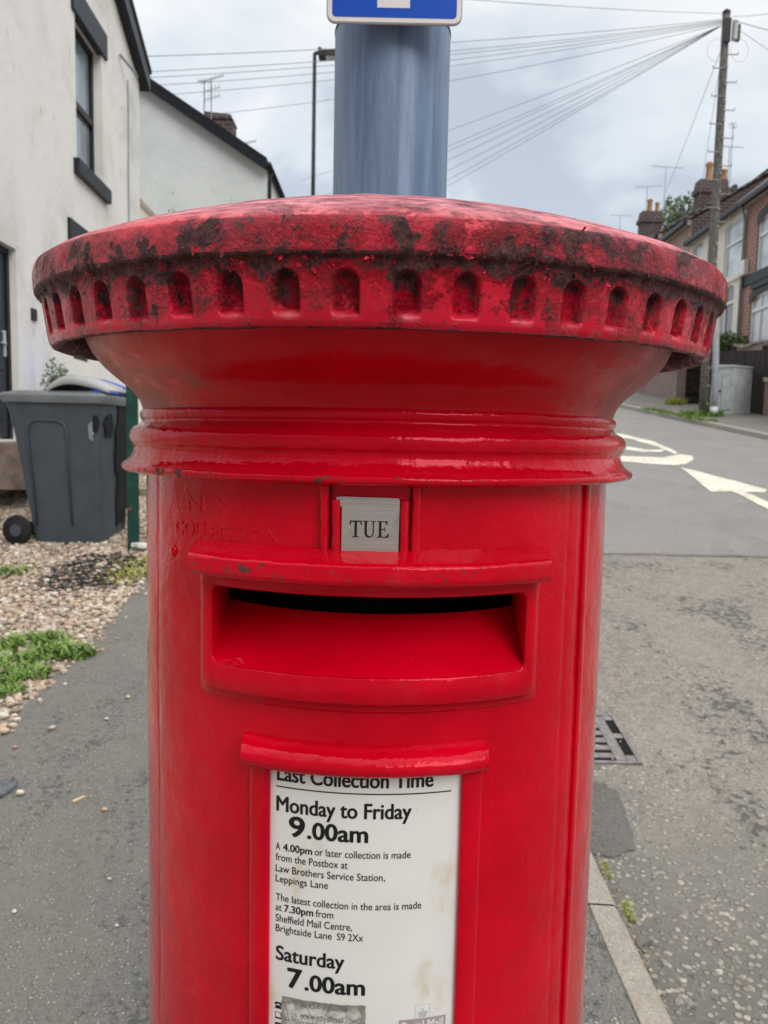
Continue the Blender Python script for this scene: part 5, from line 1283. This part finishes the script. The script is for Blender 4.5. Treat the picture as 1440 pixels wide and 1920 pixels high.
terrace('C', yBC, yCD, zE+.78, M['brick_pink'], 'pinkish brick terraced house, one step above the cream one', [(1268, 490, 1283, 560, ((), (.6,)), M['glass'])], True, M['coping'], 5.2, .60)
terrace('D', yCD, yDE, zE+1.15, M['brick_pink'], 'terraced house with chimney at its upper end, mostly hidden by the cap', [], False, M['coping'], 5.2, .60)
terrace('E', yDE, yEF, zE+1.6, M['brick'], 'highest terraced house in view, only its roof showing above the cap', [], False, M['coping'], 5.2, .60)
# string course, alarm box, downpipe on the nearest houses
T, P, W_, hgt, o, rf = houses['A']
sa, za = rw(1440, 508, o); sb, zb2 = rw(1396, 531, o)
m = MB(); pbox(m, P, 0, W_-.03, za-.15, za+.12, -.04, -.002); m.build('string_course', M['black_trim'], T)
s_, z_ = rw(1400, 503, o); m = MB(); pbox(m, P, s_-.14, s_+.14, z_-.2, z_+.22, -.14, -.002); m.build('alarm_box', M['white_box'], T, bevel=.02)
s_, z_ = rw(1393, 400, o); m = MB(); m.tube([P(W_-.12, hgt-.1, -.2), P(W_-.12, hgt-.45, -.07), P(W_-.12, .3, -.07)], .045, 8); m.build('downpipe', M['pipe'], T, smooth=True)
# chimneys: body, oversailing top and pots are one part with sub-parts, under the house they grow from
def chimney(key, uL, uR, vtop, Y, pots, th=.75):
    T, P, W_, hgt, o, rf = houses[key]
    a, b = at_y(uL, vtop, Y), at_y(uR, vtop, Y); zt2 = (a.z+b.z)/2; x0, x1 = a.x, b.x
    m = MB(); m.box(((x0+x1)/2, Y+th/2, zt2-2.0), (x1-x0-.16, th-.14, 3.4)); m.hexa([(x0, Y, zt2-.55), (x1, Y, zt2-.55), (x1, Y+th, zt2-.55), (x0, Y+th, zt2-.55), (x0, Y, zt2-.34), (x1, Y, zt2-.34), (x1, Y+th, zt2-.34), (x0, Y+th, zt2-.34)])
    m.hexa([(x0+.06, Y+.05, zt2-.34), (x1-.06, Y+.05, zt2-.34), (x1-.06, Y+th-.05, zt2-.34), (x0+.06, Y+th-.05, zt2-.34), (x0+.10, Y+.1, zt2), (x1-.10, Y+.1, zt2), (x1-.1, Y+th-.1, zt2), (x0+.1, Y+th-.1, zt2)])
    ch_ = m.build('chimney', M['brick_dark'], rf and T)
    for (u, vt, wpx) in pots:
        c = at_y(u, vtop, Y+th/2); r = wpx/2/F*Y; h_ = (vtop-vt)/F*Y
        m = MB(); m.lathe([(r*1.15, 0), (r*1.0, h_*.1), (r*.82, h_*.75), (r*1.05, h_*.82), (r*1.05, h_*.92), (r*.8, h_)], (c.x, Y+th/2, zt2-.02), 14); m.build('chimney_pot', M['pot'], ch_, smooth=True)
    return ch_
cD = chimney('D', 1311, 1372, 334, 32.4, [(1329, 300, 13), (1357, 312, 12)])
cE = chimney('E', 1203, 1246, 394, 38.6, [(1218, 370, 10), (1232, 375, 8)])
def roof_aerial(par, u, v0, v1, Y, wpx, n, ax=(1, .1, .0)): b = at_y(u, v0, Y); t_ = at_y(u, v1, Y); aerial(par, b, t_.z-b.z, wpx/F*Y, n, ax, m_aer)
roof_aerial(cE, 1243, 420, 313, 38.9, 58, 9); roof_aerial(cE, 1211, 400, 350, 39.0, 50, 8, (1, .1, .12)); roof_aerial(cD, 1368, 345, 235, 33, 30, 6, (.6, 1, 0)); roof_aerial(cD, 1364, 345, 275, 33, 48, 7)
ta = at_y(1163, 404, 47); tz = thing('roof_aerial', (ta.x, 47, gz(47)), 'faint distant television aerial left of the smaller chimney', 'aerial'); aerial(tz, (ta.x, 47, gz(47)), ta.z-gz(47), 40/F*47, 7, (1, .1, .0), m_aer, name='mast')
# tree peeping over the roofs
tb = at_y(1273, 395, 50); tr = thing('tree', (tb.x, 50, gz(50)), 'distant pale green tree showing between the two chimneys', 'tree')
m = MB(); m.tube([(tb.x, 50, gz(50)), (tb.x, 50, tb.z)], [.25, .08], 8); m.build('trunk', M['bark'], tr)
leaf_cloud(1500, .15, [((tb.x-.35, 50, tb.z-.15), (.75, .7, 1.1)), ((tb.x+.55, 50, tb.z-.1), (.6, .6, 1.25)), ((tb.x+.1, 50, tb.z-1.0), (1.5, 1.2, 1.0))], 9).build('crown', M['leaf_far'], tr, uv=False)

# ---- garden fronts on the right: stone walls, fence, hedge, cabinet
wx = lambda y: 9.02+.01*(y-18)
gardenf = thing('stone_wall', (wx(19), 19, gz(19)), 'low stone garden wall with pale coping at the right edge', 'wall')
def wallrun(par, ya, yb, h, mat, cop, n=6, xoff=0, step=None):
    m = MB(); c = MB(); ys = np.linspace(ya, yb, n+1)
    for a, b in zip(ys[:-1], ys[1:]):
        zt3 = gz(a)+h if step is None else step
        xa, xb = wx(a)+xoff, wx(b)+xoff
        m.hexa([(xa, a, gz(a)-.2), (xa+.25, a, gz(a)-.2), (xb+.25, b, gz(b)-.2), (xb, b, gz(b)-.2), (xa, a, gz(a)+h), (xa+.25, a, gz(a)+h), (xb+.25, b, gz(b)+h), (xb, b, gz(b)+h)])
        c.hexa([(xa-.05, a, gz(a)+h), (xa+.30, a, gz(a)+h), (xb+.30, b, gz(b)+h), (xb-.05, b, gz(b)+h), (xa-.05, a, gz(a)+h+.09), (xa+.30, a, gz(a)+h+.09), (xb+.30, b, gz(b)+h+.09), (xb-.05, b, gz(b)+h+.09)])
    m.build('wall', mat, par); c.build('coping', cop, par)
wallrun(gardenf, 10.5, 18.6, .80, M['stone'], M['coping'])
g2 = thing('stone_wall', (wx(26), 26, gz(26)), 'stone garden wall running uphill left of the telegraph pole', 'wall')
wallrun(g2, 22.4, 44, .95, M['stone'], M['coping'], 8, -.35)
# retained gardens behind the walls
m = MB()
for a, b, zz3 in ((10.6, 18.55, 2.95), (18.65, 22.2, 3.35)):
    pass
gb = MB(); gb.hexa([(9.32, 10.6, 0), (12, 10.6, 0), (12, 22.3, 0), (9.32, 22.3, 0), (9.32, 10.6, gz(10.6)+.78), (12, 10.6, gz(10.6)+.9), (12, 22.3, gz(22.3)+.9), (9.32, 22.3, gz(22.3)+.78)])
tag(gb.build('garden_terrace', M['soil'], uv=False), kind='structure')
gb = MB(); gb.hexa([(8.99, 22.5, 0), (12, 22.5, 0), (12, 44, 0), (8.99, 44, 0), (8.99, 22.5, gz(22.5)+.9), (12, 22.5, gz(22.5)+1.1), (12, 44, gz(44)+1.1), (8.99, 44, gz(44)+.9)])
tag(gb.build('garden_terrace', M['soil'], uv=False), kind='structure')
fe = thing('board_fence', (9.2, 17, gz(17)), 'dark stained board fence above the cabinet', 'fence')
fx_ = 8.99; fy0, fy1 = 14.2, 21.9
ftop = lambda y: at_y(1410, 657, 19.8).z+.1*(y-19.8); 
bm_ = MB(); yy = fy0
while yy < fy1:
    z0_ = gz(yy)+ (.90 if yy < 18.5 else .0); bm_.box((fx_+.05+.006*((int(yy*100) % 3)-1), yy+.07, (z0_+ftop(yy))/2), (.022, .138, ftop(yy)-z0_)); yy += .143
bm_.build('boards', M['fence'], fe, uv=False)
for yp in (14.6, 16.4, 18.9, 20.6): m = MB(); m.box((fx_+.13, yp, gz(yp)+.5+(ftop(yp)-gz(yp)-.5)/2+.05), (.1, .1, ftop(yp)-gz(yp)-.4)); m.build('fence_post', M['fence'], fe, uv=False)
pk = at_y(1412, 655, 20.3)
gp2 = at_y(1300, 735, 22.3)
gt = thing('gate', (gp2.x, 22.3, gz(22.3)), 'dark garden gate between stone walls behind the telegraph pole', 'gate')
m = MB(); l_, r_2 = at_y(1283, 740, 22.1), at_y(1312, 740, 22.1)
for i in range(5): xx = l_.x+(r_2.x-l_.x)*(i+.5)/5; m.box((xx, 22.1, gz(22.1)+.62), ((r_2.x-l_.x)/5-.008, .04, 1.24))
m.box(((l_.x+r_2.x)/2, 22.06, gz(22.1)+.35), (r_2.x-l_.x, .03, .1)); m.box(((l_.x+r_2.x)/2, 22.06, gz(22.1)+1.0), (r_2.x-l_.x, .03, .1)); m.build('gate_leaf', M['fence'], gt, uv=False)
m = MB(); m.box((l_.x-.16, 22.1, gz(22.1)+.65), (.26, .26, 1.35)); m.build('gate_pillar', M['stone'], gt)
hb_ = at_y(1366, 636, 21.5)
he = thing('hedge', (hb_.x, 21.5, hb_.z-.6), 'rounded clipped green hedge in front of the cream house', 'hedge')
hr = .62; leaf_cloud(5200, .035, [((hb_.x, 21.6, hb_.z-.15), (.36, .5, .36)), ((hb_.x-.25, 21.9, hb_.z-.2), (.32, .5, .34)), ((hb_.x+.22, 21.3, hb_.z-.22), (.25, .4, .30))], 3, .6).build('foliage', M['hedge'], he, uv=False)
m = MB(); m.tube([(hb_.x, 21.6, gz(21.6)+.7), (hb_.x, 21.6, hb_.z)], .05, 6); m.build('stem', M['bark'], he)
# low pink wall with pale scalloped coping behind the fence
sa, sb = at_y(1350, 648, 21.9), at_y(1442, 640, 19.6)
gw = thing('garden_wall', ((sa.x+sb.x)/2, 20, gz(20)), 'low pinkish garden wall with pale wavy coping above the dark fence', 'wall')
m = MB(); c = MB(); n = 10
for i in range(n):
    a, b = sa.lerp(sb, i/n), sa.lerp(sb, (i+1)/n); da, db = .05*math.sin(i*.9), .05*math.sin((i+1)*.9); lo2 = Vector((0, 0, -1.2)); t2 = Vector((.2, 0, 0)); za_, zb_3 = Vector((0, 0, da-.06)), Vector((0, 0, db-.06)); cp_ = Vector((0, 0, .07))
    m.hexa([a+lo2, a+lo2+t2, b+lo2+t2, b+lo2, a+za_, a+t2+za_, b+t2+zb_3, b+zb_3]); c.hexa([a+za_-t2*.2, a+t2*1.2+za_, b+t2*1.2+zb_3, b+zb_3-t2*.2, a+za_+cp_-t2*.2, a+t2*1.2+za_+cp_, b+t2*1.2+zb_3+cp_, b+zb_3+cp_-t2*.2])
m.build('wall', M['brick_pink'], gw); c.build('coping', M['coping'], gw)
# utility cabinet
ca_, cb_, cc_ = gnd(1334, 768), gnd(1377, 777), gnd(1411, 774)
cb0 = thing('utility_cabinet', (cb_.x, cb_.y, cb_.z), 'pale grey utility cabinet with pitched lid on the far footpath', 'cabinet')
Yc = cb_.y; k_ = Yc/F
zt4 = at_y(1377, 688, Yc).z
e1 = at_y(1335, 690, Yc+.5); e2 = at_y(1377, 688, Yc); e3 = at_y(1412, 690, Yc+.35)
pA, pB, pC = Vector((e1.x, Yc+.5, cb_.z)), Vector((e2.x, Yc, cb_.z)), Vector((e3.x, Yc+.35, cb_.z)); pD = pA+(pC-pB)
hh = zt4-cb_.z; u_ = Vector((0, 0, hh)); u0 = Vector((0, 0, -.15))
m = MB(); m.hexa([pB+u0, pC+u0, pD+u0, pA+u0, pB+u_, pC+u_, pD+u_, pA+u_]); m.build('body', M['cabinet'], cb0, bevel=.015)
ctr_ = (pA+pB+pC+pD)/4; ex = lambda p, f: ctr_+(p-ctr_)*f
m = MB(); m.hexa([ex(pB, 1.06)+u_, ex(pC, 1.06)+u_, ex(pD, 1.06)+u_, ex(pA, 1.06)+u_, ex(pB, 1.06)+u_*1.04, ex(pC, 1.06)+u_*1.04, ex(pD, 1.06)+u_*1.08, ex(pA, 1.06)+u_*1.08]); m.build('lid', M['cabinet'], cb0, bevel=.01)
m = MB(); f1 = (pB-pA); nf = Vector((f1.y, -f1.x, 0)).normalized(); nf = nf if nf.y < 0 else -nf
for t0, t1 in ((.06, .48), (.52, .94)): a, b = pA.lerp(pB, t0)+Vector((0, 0, .12)), pA.lerp(pB, t1)+Vector((0, 0, .12)); up2 = Vector((0, 0, hh-.24)); m.prism([a, b, b+up2, a+up2], nf*.018)
m.build('door', M['cabinet'], cb0, bevel=.006)
m = MB(); a = pA.lerp(pB, .46)+Vector((0, 0, hh*.5)); m.tube([a+nf*.018, a+nf*.05], .025, 8); m.build('lock', M['black_metal'], cb0)
# telegraph pole
tb0 = gnd(1319, 779); Yp = tb0.y; tt = at_y(1362, 26, Yp)
TP = thing('telegraph_pole', tb0, 'tall wooden telegraph pole with step irons and cables fanning from its top', 'telegraph pole')
m = MB(); pp = [tb0+Vector((0, 0, -.2))]+[tb0.lerp(tt, i/6) for i in range(1, 7)]
ppos = lambda v: at_y(1362+(1319-1362)*(v-26)/(779-26), v, Yp)
m.tube(pp, [.118, .115, .108, .10, .094, .088, .082], 14); m.build('shaft', M['wood'], TP, smooth=True)
m = MB(); m.lathe([(.088, -.02), (.088, .05), (.0, .12)], tuple(tt), 14); m.build('cap', M['black_metal'], TP)
for i, v in enumerate(range(106, 420, 26)):
    c = ppos(v); sg = -1 if i % 2 else 1; m = MB(); m.tube([c+Vector((0, -.1, 0)), c+Vector((sg*.27, -.10, .0)), c+Vector((sg*.27, -.10, .05))], .012, 6); m.build('step_iron', M['pipe'], TP)
m = MB()
for i, v in enumerate(range(130, 760, 33)): c = ppos(v); m.tube([c+Vector((.035, -.09, 0)), c+Vector((.035, -.125, 0))], .026, 8)
m.build('bolt_heads', M['pipe'], TP)
c = ppos(62); m = MB(); m.box((c.x+.16, c.y-.12, c.z), (.10, .12, .42)); m.build('junction_box', M['cabinet'], TP, bevel=.02)
m = MB(); m.box((c.x+.26, c.y-.05, c.z-.02), (.07, .1, .34)); m.box((c.x-.02, c.y-.13, c.z), (.16, .05, .5)); m.build('bracket', M['black_metal'], TP)
for sg, cx_ in ((-1, -.22), (1, .30)):
    c = ppos(88); m = MB(); m.tube([(c.x+cx_+.2*math.cos(a), c.y-.1, c.z-.12+.24*math.sin(a)) for a in np.linspace(0, 6.28, 18)], .0032, 6); m.build('cable_coil', M['wire'], TP)
cdt = [tb0+Vector((.17, -.16, -.1)), tb0+Vector((.17, -.16, .5)), ppos(560)+Vector((.08, -.17, 0)), ppos(335)+Vector((-.03, -.16, 0))]
m = MB(); m.tube(cdt[:3], .075, 10); m.build('cable_guard', M['pipe'], TP, smooth=True)
m = MB(); m.tube([cdt[0], cdt[0]+Vector((0, 0, .30))], .085, 10); m.build('guard_foot', M['cabinet'], TP, smooth=True)
blades('grass_tuft', M['grass'], [(tb0.x-.25, tb0.y-.1), (tb0.x+.05, tb0.y-.2), (tb0.x-.5, tb0.y-.35), (tb0.x+.2, tb0.y-.1)], 160, .20, .24, 'long green grass around the foot of the telegraph pole', 'grass', .7, .012)
blades('grass_tuft', M['grass'], [(fx(y)+.10+.05*math.sin(y*5), y) for y in np.linspace(tb0.y-1.5, tb0.y+1.6, 16)], 60, .09, .16, 'low grass strip on the far kerb below the telegraph pole', 'grass', .8, .012)
blades('weed_clump', M['moss'], [(gp2.x-.9+.1*i, 21.4+.15*i) for i in range(6)], 60, .28, .22, 'yellow green weeds before the stone wall by the gate', 'weeds', .7, .012)

# telephone wires: each one a thing, from the pole top to a house
top = ppos(46)
def wire(a, b, sag, r, label):
    a, b = Vector(a), Vector(b); m = MB(); m.tube([a.lerp(b, i/24)+Vector((0, 0, -sag*4*(i/24)*(1-i/24))) for i in range(25)], r*.75, 5, False)
    return tag(m.build('telephone_wire', M['wire'], smooth=True, uv=False, loc=a), label, 'wire', 'telephone wires fanning out from the pole')
e_house = [at_y(262, 106, 12.3), at_y(284, 134, 14), at_y(268, 146, 15.9), at_y(290, 160, 17), at_y(300, 178, 19), at_y(400, 214, 21.4)]
names = ['uppermost long wire over the street to the white house gable', 'second wire down, over the street, ending at the white house', 'third wire down, reaching the ridge of the grey house', 'fourth wire down, reaching the grey house roof', 'fifth wire down, sagging towards the grey house roof', 'sixth wire down, running to the dark chimney on the left']
for i, (e2_, lab) in enumerate(zip(e_house, names)): wire(top+Vector((-.1, -.1, .02*(3-i))), e2_, .10+.02*i, .0085, lab)
lows = [(566, 338, 26), (560, 385, 27), (556, 402, 28), (552, 430, 28), (548, 462, 29), (544, 492, 29), (540, 512, 30)]
labs = ['highest wire of the steep lower fan behind the grey pole', 'second wire down in the steep lower fan', 'third wire down in the steep lower fan, close under the second', 'middle wire of the steep lower fan', 'fifth wire down in the steep lower fan', 'second lowest wire of the steep lower fan', 'lowest wire of the steep fan, dipping behind the red cap']
for (u, v, Y), lab in zip(lows, labs): wire(top+Vector((-.1, -.1, -.06)), at_y(u, v, Y), .12, .0085, lab)
wire(top+Vector((-.1, -.1, .18)), at_y(560, -28, 9.0), .05, .007, 'single thin wire rising left out of the top of the picture')
wire(top+Vector((.1, -.1, .12)), at_y(1560, 5, 15), .05, .008, 'wire rising right from the pole top')
wire(top+Vector((.1, -.1, .05)), at_y(1560, 78, 16), .05, .012, 'thick nearly level wire running right from the pole top')
wire(top+Vector((.1, -.1, -.05)), at_y(1560, 165, 17), .05, .008, 'wire sloping down right from the pole top')
wire(ppos(100)+Vector((-.1, 0, 0)), at_y(1215, 440, 39), .1, .009, 'wire dropping steeply from the pole to the smaller chimney')
wire(ppos(100)+Vector((-.05, 0, 0)), at_y(1300, 440, 31), .1, .008, 'wire dropping steeply from the pole to the larger chimney')
